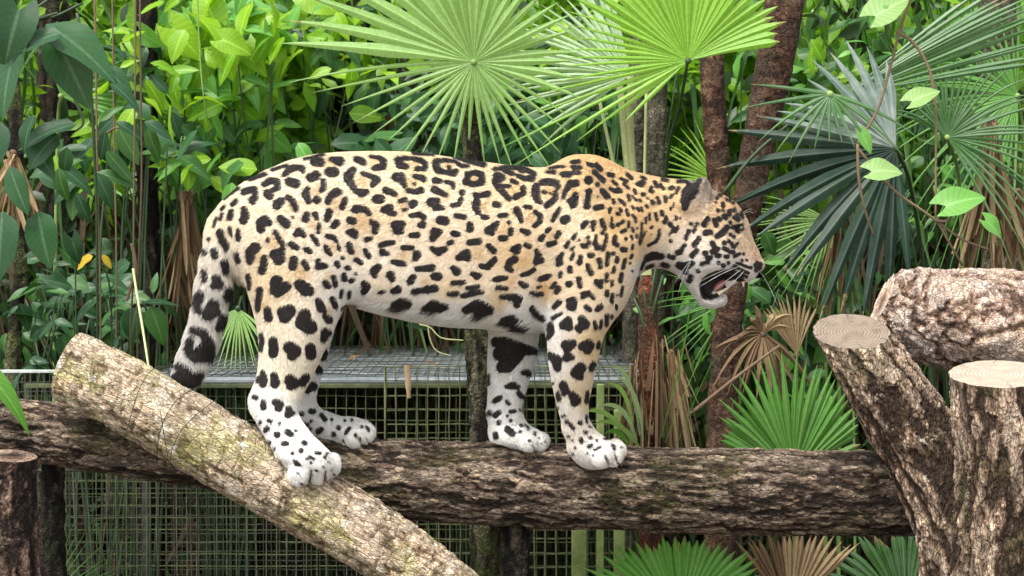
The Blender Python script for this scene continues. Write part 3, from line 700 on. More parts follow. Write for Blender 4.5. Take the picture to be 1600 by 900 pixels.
mesh_panel('front_mesh', Vector((XL, CY0, zb)), Vector((X1 - XL, 0, 0)), Vector((0, 0, zt - zb)), 62, 34, .0016, C_WIRE, cg, 1)
mesh_panel('back_mesh', Vector((XL, CY1, zb)), Vector((X1 - XL, 0, 0)), Vector((0, 0, zt - zb)), 62, 34, .0016, C_WIRED, cg, 2)
mesh_panel('side_mesh', Vector((X1, CY0, zb)), Vector((0, CY1 - CY0, 0)), Vector((0, 0, zt - zb)), 40, 34, .0016, C_WIRE, cg, 3)
mesh_panel('top_mesh', Vector((X0, CY0 - .01, zt + .022)), Vector((X1 - X0, 0, 0)), Vector((0, CY1 - CY0, 0)), 52, 30, .0014, C_WIRED, cg, 4)
nsh = 6
for i in range(nsh):       # overlapping roof boards
    y0_ = CY0 + (CY1 - CY0) * i / nsh; y1_ = CY0 + (CY1 - CY0) * (i + 1) / nsh - .006
    beam('roof_board', (X0, (y0_ + y1_) / 2, zt + .008 + .003 * (i % 2)), (X1 - (.0 if i % 3 else .04), (y0_ + y1_) / 2, zt + .008 + .003 * (i % 2)), y1_ - y0_, .010, C_SHEET, cg)
beam('top_rail', (XL, CY0 - .012, zt - .004), (X1, CY0 - .012, zt - .004), .010, .012, C_WIRE, cg)
beam('back_rail', (X0 + .3, CY1 + .01, zt + .004), (X1, CY1 + .01, zt + .004), .02, .03, C_POST, cg)
for x in (X0, XL): beam('post', (x, CY0 + .02, 0), (x, CY0 + .02, zt - .01), .016, .016, C_WIRED, cg)
# hinged panel standing a little proud of the front
GL, GR = P(602, 573, CY0 - .05), P(985, 573, CY0 - .05)
cgate = empty('cage_gate', (GL.x, CY0 - .05, 0)); tag(cgate, 'wide-meshed green wire panel leaning on the front of the cage', 'wire panel')
mesh_panel('gate_mesh', Vector((GL.x, CY0 - .05, GL.z - .62)), Vector((GR.x - GL.x, 0, 0)), Vector((0, 0, .62)), 23, 16, .0022, C_WIRE, cgate, 6)
link('frame', tube_mesh('frame', [[(Vector((GL.x, CY0 - .05, 0)), .004), (GL, .004), (GR, .004), (Vector((GR.x, CY0 - .05, 0)), .004)]], C_WIRE, 6), None, cgate)
for k, (px, w) in enumerate(((905, 24), (968, 18), (938, 12))):
    q = P(px, 760, .58); s = pxs(.58)
    b = beam('wooden_post', (q.x, .58, 0), (q.x, .58, P(px, (690, 640, 600)[k], .58).z), w * s, .025, C_POST, None)
    tag(b, ('broad green wooden post at the foot of the cage panel', 'slim green wooden post right of the broad one', 'narrow green lath standing between the two posts')[k], 'post', 'green posts at the cage')
# second cage further left with a pale rail
c2 = empty('wire_cage', P(20, 600, .8)); tag(c2, 'fine-meshed wire enclosure with a pale top rail at the far left', 'cage')
A, B = P(-120, 582, .55), P(118, 582, .55)
mesh_panel('front_mesh', Vector((A.x, .55, 0.03)), Vector((B.x - A.x, 0, 0)), Vector((0, 0, A.z - .03)), 24, 46, .0014, C_WIRED, c2, 8)
beam('top_rail', (A.x, .55, A.z + .003), (B.x, .55, A.z + .003), .012, .008, C_RAIL, c2)
# lower mesh fence under the logs, nearer than the cage
A, B = P(45, 735, .30), P(600, 735, .30)
lf = empty('mesh_fence', ((A.x + B.x) / 2, .3, 0)); tag(lf, 'fine dark wire fence standing under the sloping log', 'fence')
mesh_panel('wire_mesh', Vector((A.x, .30, 0.02)), Vector((B.x - A.x, 0, 0)), Vector((0, 0, A.z - .02)), 44, 42, .0014, C_WIRED, lf, 9)
link('frame', tube_mesh('frame', [[(Vector((A.x, .3, 0)), .004), (A, .004), (B, .004), (Vector((B.x, .3, 0)), .004)]], C_WIRED, 6), None, lf)
# old tie wire round the two logs
tw = empty('tie_wire', P(385, 640, -.2)); tag(tw, 'loose loops of rusty tie wire round the crossing logs', 'wire')
for k, (dx, e) in enumerate(((0, .004), (9, .008), (26, .011))):
    pts = []
    c0 = P(300 - dx * 3, 677 - dx * 1.7, -.095); r = 61 * pxs(-.1) + e
    ax = (P(400, 735, -.10) - P(200, 622, -.085)).normalized(); u = ax.orthogonal().normalized(); w_ = ax.cross(u)
    for j in range(29):
        a = 2 * math.pi * j / 28
        pts.append((c0 + (u * math.cos(a) + w_ * math.sin(a)) * (r * (1.02 + .03 * math.sin(3 * a + k))) + ax * .012 * math.sin(a * 2 + k), .0011))
    link('loop', tube_mesh('loop', [pts], C_WIRED, 5), None, tw)
link('loose_end', tube_mesh('loose_end', [wire([P(250, 640, -.21), P(258, 690, -.2), P(262, 712, -.17)], .0011, .0009)], C_WIRED, 5), None, tw)
# ------------------------------------------------------------------ the jaguar: one continuous body from a sampled field
def surface_nets(F, org, h):
    s = F < 0
    nx, ny, nz = F.shape
    c = [(i, j, k) for i in (0, 1) for j in (0, 1) for k in (0, 1)]
    cnt = np.zeros((nx - 1, ny - 1, nz - 1), np.int8)
    for i, j, k in c: cnt += s[i:nx - 1 + i, j:ny - 1 + j, k:nz - 1 + k]
    act = np.argwhere((cnt > 0) & (cnt < 8))
    vals = np.stack([F[act[:, 0] + i, act[:, 1] + j, act[:, 2] + k] for i, j, k in c], 1)
    pos = np.zeros((len(act), 3)); n = np.zeros(len(act))
    for a in range(8):
        for b in range(a + 1, 8):
            ca, cb = np.array(c[a]), np.array(c[b])
            if abs(ca - cb).sum() != 1: continue
            va, vb = vals[:, a], vals[:, b]
            m = (va < 0) != (vb < 0)
            t = np.where(m, va / np.where(m, va - vb, 1), 0)
            pos += m[:, None] * (ca + t[:, None] * (cb - ca)); n += m
    v = org + h * (act + pos / n[:, None])
    idx = np.full((nx - 1, ny - 1, nz - 1), -1, np.int32); idx[tuple(act.T)] = np.arange(len(act))
    quads = []
    for ax in range(3):
        sl0 = [slice(None)] * 3; sl1 = [slice(None)] * 3
        sl0[ax] = slice(0, -1); sl1[ax] = slice(1, None)
        e = np.argwhere(s[tuple(sl0)] != s[tuple(sl1)])
        u, w = (ax + 1) % 3, (ax + 2) % 3
        ok = (e[:, u] > 0) & (e[:, w] > 0) & (e[:, u] < F.shape[u] - 1) & (e[:, w] < F.shape[w] - 1)
        e = e[ok]
        def g(du, dw):
            q = e.copy(); q[:, u] += du; q[:, w] += dw
            return idx[tuple(q.T)]
        q = np.stack([g(-1, -1), g(0, -1), g(0, 0), g(-1, 0)], 1)
        flip = ~s[tuple(e.T)]
        q[flip] = q[flip][:, ::-1]
        quads.append(q)
    return v, np.concatenate(quads)

def smooth_verts(v, f, it=3, lam=0.5):
    e = np.concatenate([f[:, [0, 1]], f[:, [1, 2]], f[:, [2, 3]], f[:, [3, 0]]])
    e = np.concatenate([e, e[:, ::-1]])
    deg = np.bincount(e[:, 0], minlength=len(v))[:, None]
    for _ in range(it):
        s = np.stack([np.bincount(e[:, 0], v[e[:, 1], k], minlength=len(v)) for k in range(3)], 1)
        v = v + lam * (s / deg - v)
    return v
def vert_normals(v, f):
    n = np.cross(v[f[:, 2]] - v[f[:, 0]], v[f[:, 3]] - v[f[:, 1]])
    vn = np.zeros_like(v)
    for k in range(4):
        for a in range(3): vn[:, a] += np.bincount(f[:, k], n[:, a], minlength=len(v))
    return vn / (np.linalg.norm(vn, axis=1, keepdims=True) + 1e-12)

H = 0.004
x0, x1 = P(250, 450, 0).x, P(1215, 450, 0).x
z0, z1 = P(800, 790, -0.15).z, P(800, 222, 0).z
GX = np.arange(x0, x1, H); GY = np.arange(-0.235, 0.215, H); GZ = np.arange(z0, z1, H)
FX, FY, FZ = (a.astype(np.float32) for a in np.meshgrid(GX, GY, GZ, indexing='ij'))
FLD = np.full(FX.shape, 1.0, np.float32)
def box(xa, xb, ya, yb, za, zb, pad=0.05):
    def sl(g, a, b): return slice(max(0, np.searchsorted(g, a - pad)), min(len(g), np.searchsorted(g, b + pad)))
    return (sl(GX, xa, xb), sl(GY, ya, yb), sl(GZ, za, zb))
def smin(a, b, k):
    h = np.clip(0.5 + 0.5 * (b - a) / k, 0, 1)
    return b + (a - b) * h - k * h * (1 - h)
def add(sl, d, k=0.02): FLD[sl] = smin(FLD[sl], d.astype(np.float32), k)
def cut(sl, d, k=0.006): FLD[sl] = -smin(-FLD[sl], d.astype(np.float32), k)
def sm_interp(g, xs, ys, w=5):
    """linear interpolation smoothed by a small window"""
    xs = np.asarray(xs); ys = np.asarray(ys); o = np.argsort(xs)
    gg = np.concatenate([g[0] - H * np.arange(w, 0, -1), g, g[-1] + H * np.arange(1, w + 1)])
    r = np.interp(gg, xs[o], ys[o]); ker = np.hanning(2 * w + 3)[1:-1]; ker /= ker.sum()
    return np.convolve(r, ker, 'valid')

def torso(rows):
    xs, zt, zb, hw = [], [], [], []
    for px, t, b, w in rows:
        pt, pb = P(px, t, 0), P(px, b, 0)
        xs.append(pt.x); zt.append(pt.z); zb.append(pb.z); hw.append(w)
    zt = sm_interp(GX, xs, zt)[:, None, None]; zb = sm_interp(GX, xs, zb)[:, None, None]; hw = sm_interp(GX, xs, hw)[:, None, None]
    cz = (zt + zb) / 2; rz = (zt - zb) / 2
    tz = (FZ - cz) / rz
    w = hw * (1 - 0.16 * np.clip(tz, 0, 1) ** 2)
    ex = np.where(tz < 0, 2.2 + 1.1 * np.clip(-tz * 2, 0, 1) * np.clip((FX + 0.42) / 0.1, 0, 1) * np.clip((0.12 - FX) / 0.1, 0, 1), 2.2)
    q = (np.abs(FY / w) ** ex + np.abs(tz) ** ex) ** (1 / ex)
    d = (q - 1) * np.minimum(rz, hw)
    d = np.maximum(d, np.maximum(min(xs) - FX, FX - max(xs)))
    return d
def leg(rows, k=0.03):
    """rows: photo y, left x, right x, depth of the centre, half depth"""
    zs, cx, rx, cy, ry = [], [], [], [], []
    for py, l, r, c, w in rows:
        a, b = P(l, py, c), P(r, py, c)
        zs.append(a.z); cx.append((a.x + b.x) / 2); rx.append((b.x - a.x) / 2); cy.append(c); ry.append(w)
    xa = min(np.array(cx) - np.array(rx)); xb = max(np.array(cx) + np.array(rx))
    sl = box(xa, xb, min(np.array(cy) - np.array(ry)), max(np.array(cy) + np.array(ry)), min(zs), max(zs), 0.04)
    g = GZ[sl[2]]
    it = lambda a: sm_interp(g, zs, a, 4)[None, None, :]
    X, Y, Z = FX[sl], FY[sl], FZ[sl]
    CX, RXX, CY, RYY = it(cx), it(rx), it(cy), it(ry)
    q = np.sqrt(((X - CX) / RXX) ** 2 + ((Y - CY) / RYY) ** 2)
    d = (q - 1) * np.minimum(RXX, RYY)
    d = np.maximum(d, np.maximum(min(zs) - Z, Z - max(zs)))
    add(sl, d, k)
def ell(px, py, y, rx, ry, hy, ang=0, k=0.012, sub=False):
    """ellipsoid: centre in the photo, radii in photo px, half depth in m, ang = screen rotation, clockwise"""
    c = P(px, py, y); s = pxs(y); a, b = rx * s, ry * s; m = max(a, b)
    sl = box(c.x - m, c.x + m, y - hy, y + hy, c.z - m, c.z + m, 0.03)
    X, Y, Z = FX[sl] - c.x, FY[sl] - y, FZ[sl] - c.z
    ca, sa = math.cos(R(ang)), math.sin(R(ang))
    U = X * ca - Z * sa; V = X * sa + Z * ca
    q = np.sqrt((U / a) ** 2 + (V / b) ** 2 + (Y / hy) ** 2)
    d = (q - 1) * min(a, b, hy)
    (cut if sub else add)(sl, d, k)
def capsule(pts, k=0.015, fy=1.0):
    """pts: px, py, y, radius px"""
    for (ax, ay, aY, ar), (bx, by, bY, br) in zip(pts[:-1], pts[1:]):
        A, B = P(ax, ay, aY), P(bx, by, bY); ra, rb = ar * pxs(aY), br * pxs(bY); m = max(ra, rb)
        sl = box(min(A.x, B.x) - m, max(A.x, B.x) + m, min(aY, bY) - m, max(aY, bY) + m, min(A.z, B.z) - m, max(A.z, B.z) + m, 0.03)
        X, Y, Z = FX[sl] - A.x, FY[sl] - A.y, FZ[sl] - A.z; D = B - A
        t = np.clip((X * D.x + Y * D.y + Z * D.z) / D.length_squared, 0, 1)
        d = np.sqrt((X - t * D.x) ** 2 + ((Y - t * D.y) / fy) ** 2 + (Z - t * D.z) ** 2) - (ra + (rb - ra) * t)
        add(sl, d, k)
def inflate(poly, y0, W, D, k=0.012, sub=False, skew=0.0):
    """a photo outline swelled to a rounded solid; W(px) half depth, D rounding depth in px"""
    pts = [P(a, b, y0) for a, b in poly]; s = pxs(y0)
    xs = [p.x for p in pts]; zs = [p.z for p in pts]
    wm = max(W(a) for a, b in poly)
    sl = box(min(xs), max(xs), y0 - wm, y0 + wm, min(zs), max(zs), 0.03)
    X2, Z2 = FX[sl][:, 0, :], FZ[sl][:, 0, :]
    dm = np.full(X2.shape, 9.0); ins = np.zeros(X2.shape, bool)
    for a, b in zip(pts, pts[1:] + pts[:1]):
        dx, dz = b.x - a.x, b.z - a.z
        t = np.clip(((X2 - a.x) * dx + (Z2 - a.z) * dz) / (dx * dx + dz * dz + 1e-12), 0, 1)
        dm = np.minimum(dm, np.hypot(X2 - a.x - t * dx, Z2 - a.z - t * dz))
        cr = ((a.z > Z2) != (b.z > Z2)) & (X2 < dx * (Z2 - a.z) / (dz if abs(dz) > 1e-9 else 1e-9) + a.x)
        ins ^= cr
    d2 = np.where(ins, dm, -dm)[:, None, :]
    PX = (800 + X2 / s)[:, None, :]
    w = np.vectorize(W)(PX[:, 0, 0])[:, None, None]
    Dm = D * s
    q = np.sqrt(np.clip(1 - d2 / Dm, 0, None) ** 2 + ((FY[sl] - y0 - skew * (PX - 1090) / 100) / w) ** 2) - 1
    d = q * np.minimum(Dm, w)
    (cut if sub else add)(sl, d, k)

FLD = np.minimum(FLD, torso([(326,345,385,.03),(345,317,415,.062),(375,289,445,.09),(410,269,460,.112),(450,252,468,.125),(490,242,470,.132),(540,238,470,.138),
    (600,237,486,.148),(650,239,497,.155),(700,246,504,.16),(750,253,507,.16),(800,260,511,.155),(840,263,513,.145),(870,260,510,.135),(900,252,504,.122),
    (930,252,498,.11),(960,261,478,.098),(985,268,440,.09),(1010,274,420,.082),(1040,279,416,.078),(1075,284,428,.074),(1090,290,430,.06)]).astype(np.float32))
# withers, shoulder blades, shoulders
ell(918, 268, 0.0, 42, 22, .06, 8, .025)
for sy in (-1, 1):
    ell(912, 318, sy * .085, 34, 62, .04, -14, .03)
    ell(928, 405, sy * .095, 58, 72, .05, 10, .035)
# near hind leg
leg([(320,372,500,-.065,.06),(350,362,528,-.075,.07),(380,364,544,-.082,.075),(410,372,549,-.088,.075),(440,383,546,-.092,.073),(480,395,535,-.095,.067),
     (520,404,519,-.098,.06),(550,406,504,-.10,.053),(584,403,489,-.103,.045),(605,396,478,-.105,.041),(621,388,470,-.115,.039),(641,389,463,-.122,.037),
     (665,404,467,-.132,.036),(690,419,484,-.145,.038),(712,432,506,-.155,.042)], .035)
capsule([(420,632,-.117,22),(470,705,-.148,29)], .012)
ell(481, 717, -.156, 45, 29, .050, 24, .014)
for t in ((469,739,-.188,19,21,.020),(497,737,-.166,19,20,.021),(516,729,-.142,16,18,.02),(519,722,-.118,13,15,.018)): ell(*t, 20, .0028)
for g in ((484,748,-.186,3.2,18,.03),(508,742,-.165,3.0,16,.026)): ell(*g, 12, .004, sub=True)
# far hind leg
leg([(360,400,520,.07,.06),(400,430,548,.08,.065),(440,440,546,.085,.065),(480,450,537,.085,.058),(520,455,520,.082,.05),(560,455,509,.078,.044),(580,454,504,.075,.041),
     (606,452,497,.065,.037),(624,454,492,.058,.036),(641,456,498,.052,.035),(655,461,512,.048,.034)], .03)
capsule([(474,645,.05,17),(508,668,.04,22),(545,677,.034,23)], .012)
ell(553, 677, .034, 31, 22, .047, 4, .012)
for t in ((568,677,.004,16,16,.016),(572,675,.026,14,15,.016),(569,671,.048,14,14,.016),(553,684,-.01,15,15,.015)): ell(*t, 20, .0028)
# near front leg
leg([(380,872,990,-.08,.05),(420,860,990,-.088,.055),(450,854,984,-.092,.057),(480,853,973,-.093,.056),(505,854,955,-.092,.053),(525,855,942,-.09,.05),(560,857,933,-.083,.046),
     (595,863,926,-.071,.043),(627,870,919,-.058,.040),(655,877,918,-.047,.038),(680,886,926,-.037,.039),(700,889,940,-.031,.042)], .03)
capsule([(900,668,-.042,21),(925,705,-.031,25)], .012)
ell(929, 706, -.031, 40, 25, .048, 10, .014)
for t in ((940,716,-.076,16,16,.017),(957,713,-.056,16,17,.018),(964,706,-.032,14,17,.018),(961,700,-.008,14,14,.016)): ell(*t, 15, .0028)
for g in ((949,722,-.078,3,15,.022),(962,716,-.056,2.6,14,.02)): ell(*g, -20, .004, sub=True)
# far front leg
leg([(430,772,850,.085,.05),(480,766,845,.088,.052),(510,765,842,.088,.05),(560,763,837,.082,.046),(595,763,825,.072,.042),(620,764,818,.06,.039),(638,763,813,.052,.037),
     (655,764,818,.043,.037),(671,766,828,.034,.039),(688,768,835,.028,.04)], .03)
ell(812, 683, .026, 42, 19, .046, 12, .014)
for t in ((824,692,-.014,15,13,.016),(840,691,.006,15,14,.017),(845,689,.03,14,13,.016),(838,687,.052,13,13,.015)): ell(*t, 15, .0028)
ell(767, 645, .04, 6, 12, .012, 0, .006)
for g in ((562,690,-.008,2.6,13,.02),(573,684,.012,2.4,12,.02),(833,698,-.010,2.6,11,.018)): ell(*g, -20, .004, sub=True)
# tail
capsule([(362,335,.0,16),(352,352,-.01,20),(345,372,-.03,20),(340,410,-.045,23),(333,450,-.055,24),(326,495,-.06,24),(316,530,-.062,24),(302,565,-.064,22.5),(292,590,-.066,19.5),(289,598,-.066,14)], .02)
# head
HW = lambda px: float(np.interp(px, [1040, 1075, 1100, 1130, 1155, 1175, 1192], [.07, .082, .088, .08, .064, .052, .04]))
inflate([(1030,290),(1060,287),(1085,288),(1113,297),(1133,307),(1148,316),(1160,331),(1168,346),(1172,360),(1178,380),(1187,398),(1192,410),(1189,418),(1184,426),(1178,436),(1168,441),
         (1155,437),(1148,431),(1138,428),(1118,431),(1103,437),(1096,446),(1085,453),(1065,433),(1050,421),(1030,412)], 0.0, HW, 40, .018)
ell(1112, 392, -.05, 42, 34, .045, 25, .02); ell(1112, 392, .05, 42, 34, .045, 25, .02)       # cheeks
ell(1152, 414, -.028, 28, 17, .035, 20, .012); ell(1152, 414, .028, 28, 17, .035, 20, .012)   # whisker pads
ell(1140, 336, -.042, 24, 12, .022, 52, .012); ell(1140, 336, .042, 24, 12, .022, 52, .012)   # brows
ell(1157, 360, -.068, 12, 10, .018, 30, .006, sub=True); ell(1157, 360, .068, 12, 10, .018, 30, .006, sub=True)
inflate([(1055,420),(1085,430),(1094,444),(1098,460),(1108,467),(1120,466),(1130,462),(1136,464),(1133,473),(1124,478),(1110,481),(1097,476),(1082,458)], 0.0,
        lambda px: float(np.interp(px, [1060, 1095, 1138], [.06, .046, .034])), 16, .006)
inflate([(1090,430),(1150,428),(1158,438),(1140,448),(1128,462),(1108,468),(1096,458)], 0.006, lambda px: .024, 6, .003)
EARP = [(1056,322),(1060,306),(1071,294),(1086,283),(1098,277),(1104,280),(1110,290),(1112,302),(1106,318),(1090,332),(1068,335)]
for sy in (-1, 1):
    inflate(EARP, sy * .07, lambda px: .017, 12, .01)
    ell(1105, 303, sy * .094, 10, 17, .014, 10, .006, sub=True)
ell(1187, 414, 0, 7, 8, .024, 0, .004)

jv, jf = surface_nets(FLD, np.array([GX[0], GY[0], GZ[0]]), H)
jv = smooth_verts(jv, jf, 2, 0.5)
jn = vert_normals(jv, jf)
jv = jv + jn * ((fbm(jv * 14, 3, 3) - 0.5) * 0.003)[:, None]
del FX, FY, FZ, FLD
jpx = to_px(jv)
RB, RF = raster(BODY_TILES + [(1040, 270, 4.09, "300,720,34 330,690,28 360,740,26; 270,760,24; 250,790,15 290,800,13 330,788,11; 340,670,20 420,665,20")]), raster(FAR_TILES)
CR, CST = coat_raster()
jn = vert_normals(jv, jf)
spot = sample(RB, jpx); spot_far = sample(RF, jpx)
yy = jv[:, 1]; pyv = jpx[:, 1]; pxv = jpx[:, 0]
far = ((pyv > 522) & (yy > -0.01) & (pxv > 700) & (pxv < 853)) | ((pyv > 640) & (yy > -0.035) & (pxv > 700) & (pxv < 866)) | ((pyv > 478) & (yy > -0.045) & (pxv < 620))
spot = np.where(far, spot_far, spot)
coat = sample(CR, jpx, CST)
coat = np.where(far[:, None], np.array(srgb(243, 242, 238)), coat)
coat = coat ** 1.1 * 0.745
fur_len = np.full(len(jv), 0.0068)
fur_len = np.where((pyv > 455) & (pxv > 545) & (pxv < 860) & (pyv < 530), 0.0075, fur_len)
fur_len = np.where((pyv > 440) & (pxv > 570) & (pxv < 856) & (pyv < 530) & (jn[:, 2] < -0.72), 0.020, fur_len)
fur_len = np.where((pxv < 372) & (pyv > 380), 0.011, fur_len)
fur_len = np.where((pxv > 1040) & (pyv < 440), 0.006, fur_len)
fur_len = np.where((pxv > 1085) & (pyv > 425), 0.004, fur_len)
fur_len = np.where((pyv > 600), 0.007, fur_len)
fur_len = np.where((pxv > 1085) & (pyv > 462), 0.010, fur_len)

def fur_material():
    m, nt = new_mat('jaguar_fur')
    sp = attr_n(nt, 'spot'); ct = attr_n(nt, 'coat', 'Color')
    co = coords(nt, (1, 1, 1))
    n1 = noise_n(nt, 170, 3, 0.6, co); n2 = noise_n(nt, 500, 2, 0.5, co); n3 = noise_n(nt, 22, 3, 0.55, co)
    e = math_n(nt, 'ADD', sp, math_n(nt, 'MULTIPLY', math_n(nt, 'SUBTRACT', n1, 0.5), 2.0))
    e = math_n(nt, 'ADD', e, math_n(nt, 'MULTIPLY', math_n(nt, 'SUBTRACT', n2, 0.5), 2.0))
    e = math_n(nt, 'SUBTRACT', e, 1.15)
    mask = nt.nodes.new('ShaderNodeMapRange'); mask.interpolation_type = 'SMOOTHSTEP'
    nt.links.new(e, mask.inputs['Value'])
    for k, v in (('From Min', -0.9), ('From Max', 0.9), ('To Min', 1.0), ('To Max', 0.0)): mask.inputs[k].default_value = v
    dark = ramp(nt, n3, [(0.3, (0.006, 0.004, 0.004)), (0.75, (0.014, 0.009, 0.008))])
    var = ramp(nt, n2, [(0.25, g3(0.82)), (0.7, g3(1.06))])
    base = mixc(nt, 1.0, ct, var, 'MULTIPLY')
    warm = mixc(nt, math_n(nt, 'MULTIPLY', n3, 0.07), base, (0.62, 0.42, 0.2))
    col = mixc(nt, mask.outputs[0], warm, dark)
    b = nt.nodes.new('ShaderNodeBsdfPrincipled')
    nt.links.new(col, b.inputs['Base Color'])
    b.inputs['Roughness'].default_value = 0.62; b.inputs['Specular IOR Level'].default_value = 0.25
    b.inputs['Sheen Weight'].default_value = 0.12; b.inputs['Sheen Roughness'].default_value = 0.5
    bn = bump_n(nt, n2, 0.25, 0.002); nt.links.new(bn, b.inputs['Normal'])
    out(nt, b.outputs[0])
    return m
MAT_FUR = fur_material()
jag = empty('jaguar', P(720, 700, 0.0))
tag(jag, 'spotted jaguar with open mouth standing on the two bark-covered logs', 'jaguar')
bme = mesh_np('jaguar_body', jv, jf.astype(np.int32), MAT_FUR)
set_attr(bme, 'spot', spot); set_attr(bme, 'coat', coat, 'FLOAT_COLOR')
body = link('body', bme, None, jag)

# fur: short strands lying along the coat
def make_fur(n=210000):
    q = jf; area = 0.5 * np.linalg.norm(np.cross(jv[q[:, 2]] - jv[q[:, 0]], jv[q[:, 3]] - jv[q[:, 1]]), axis=1)
    vis = jn[q[:, 0], 1] < 0.45                       # thin on the flank nobody sees
    w = area * np.where(vis, 1.0, 0.25)
    pick = nrs.choice(len(q), n, p=w / w.sum())
    a, b = nrs.rand(n, 1), nrs.rand(n, 1)
    c = q[pick]
    wts = [(1 - a) * (1 - b), a * (1 - b), a * b, (1 - a) * b]
    root = sum(jv[c[:, k]] * wts[k] for k in range(4)); nn = sum(jn[c[:, k]] * wts[k] for k in range(4))
    sp = sum(spot[c[:, k]] * wts[k][:, 0] for k in range(4)); ctc = sum(coat[c[:, k]] * wts[k] for k in range(4))
    ctc = ctc * (0.78 + 0.42 * nrs.rand(n, 1))
    ln = fur_len[c[:, 0]] * (0.6 + 0.7 * nrs.rand(n))
    p = to_px(root)
    flow = np.tile(np.array([-1.0, 0, -0.35]), (n, 1))
    flow[p[:, 1] > 470] = (-0.15, 0, -1.0)
    belly = (p[:, 0] > 545) & (p[:, 0] < 855) & (p[:, 1] > 440); flow[belly] = (-0.7, 0, -0.8)
    tail = (p[:, 0] < 372) & (p[:, 1] > 350); flow[tail] = (-0.25, 0, -1.0)
    head = (p[:, 0] > 1085); flow[head] = (-1.0, 0, 0.15)
    foot = p[:, 1] > 665; flow[foot] = (0.7, 0, -0.6)
    flow += nrs.randn(n, 3) * 0.2
    flow -= nn * (flow * nn).sum(1, keepdims=True)
    flow /= np.linalg.norm(flow, axis=1, keepdims=True) + 1e-9
    lift = np.where(belly | tail, 0.42, 0.26)[:, None]
    p1 = root + (flow * 0.55 + nn * lift * 1.25) * ln[:, None] * 0.55
    p2 = root + (flow * 0.95 + nn * lift) * ln[:, None]
    root = root - nn * 0.001
    hc = bpy.data.hair_curves.new('jaguar_fur')
    hc.add_curves([3] * n)
    pts = np.stack([root, p1, p2], 1).reshape(-1, 3).astype(np.float32)
    hc.attributes['position'].data.foreach_set('vector', pts.ravel())
    ra = hc.attributes.new('radius', 'FLOAT', 'POINT')
    ra.data.foreach_set('value', np.tile(np.array([0.00046, 0.00036, 0.00008], np.float32), n))
    x = hc.attributes.new('spot', 'FLOAT', 'CURVE'); x.data.foreach_set('value', sp.astype(np.float32))
    x = hc.attributes.new('coat', 'FLOAT_COLOR', 'CURVE')
    x.data.foreach_set('color', np.concatenate([ctc, np.ones((n, 1))], 1).astype(np.float32).ravel())
    hc.materials.append(MAT_FUR)
    return link('fur', hc, None, body)
make_fur()

MAT_TONGUE = simple_mat('tongue_pink', (0.26, 0.10, 0.095), 0.35, 0.5)
MAT_TOOTH = simple_mat('tooth_ivory', (0.62, 0.5, 0.33), 0.35, 0.5)
MAT_EYE = simple_mat('eye_amber', (0.035, 0.032, 0.015), 0.06, 0.6)
MAT_WHISK = simple_mat('whisker_white', (0.55, 0.55, 0.53), 0.4, 0.4)
MAT_CLAW = simple_mat('claw_horn', (0.10, 0.08, 0.07), 0.4, 0.4)
ball('tongue', P(1124, 446, -.026), (.018, .010, .008), MAT_TONGUE, body, Matrix.Rotation(R(-42), 3, 'Y'))
ball('eye', P(1158, 357, -.047), (.008, .010, .008), MAT_EYE, body)
def cone(name, a, b, r, mat, parent, n=8):
    a, b = Vector(a), Vector(b); d = (b - a).normalized(); u = d.orthogonal().normalized(); w = d.cross(u)
    v = []; f = []
    for k, (t, s) in enumerate(((0, 1), (0.5, 0.72), (0.85, 0.34), (1, 0.04))):
        for j in range(n):
            p = 2 * math.pi * j / n
            v.append(a + (b - a) * t + (u * math.cos(p) + w * math.sin(p)) * r * s)
    for k in range(3):
        for j in range(n): f.append((k * n + j, k * n + (j + 1) % n, (k + 1) * n + (j + 1) % n, (k + 1) * n + j))
    return link(name, mesh_np(name, v, f, mat), None, parent)
cone('tooth', P(1122, 459, -.03), P(1139, 449, -.034), .0055, MAT_TOOTH, body)
cone('tooth', P(1161, 440, -.028), P(1162, 449, -.03), .0035, MAT_TOOTH, body)
cone('claw', P(972, 712, -.035), P(981, 713, -.035), .003, MAT_CLAW, body)
K = lambda a, b: (1040 + a / 4.09, 270 + b / 4.09)
wh = []
for (x0_, y0_), (x1_, y1_), (x2_, y2_) in [((450,585),(300,590),(160,640)),((440,600),(300,640),(110,760)),((430,610),(290,680),(200,740)),((470,600),(330,650),(235,720)),
        ((400,600),(260,600),(140,600)),((480,620),(400,680),(300,760)),((500,630),(440,700),(350,770)),((430,590),(330,560),(215,600)),((205,500),(130,590),(60,700)),
        ((190,520),(110,640),(80,780)),((600,630),(660,700),(720,860)),((520,640),(505,700),(470,760)),((500,262),(540,235),(565,262)),((495,255),(530,225),(560,235))]:
    a, b, c = K(x0_, y0_), K(x1_, y1_), K(x2_, y2_); ya = -.068 if x0_ < 520 else 0.03
    A, B, C_ = P(*a, ya), P(*b, ya - .03), P(*c, ya - .05)
    pth = []
    for i in range(9):
        t = i / 8
        pth.append((A * (1 - t) ** 2 + B * 2 * t * (1 - t) + C_ * t * t, 0.00052 * (1 - 0.75 * t)))
    wh.append(pth)
tag(link('whiskers', tube_mesh('whiskers', wh, MAT_WHISK, 4), None, body), kind='stuff')
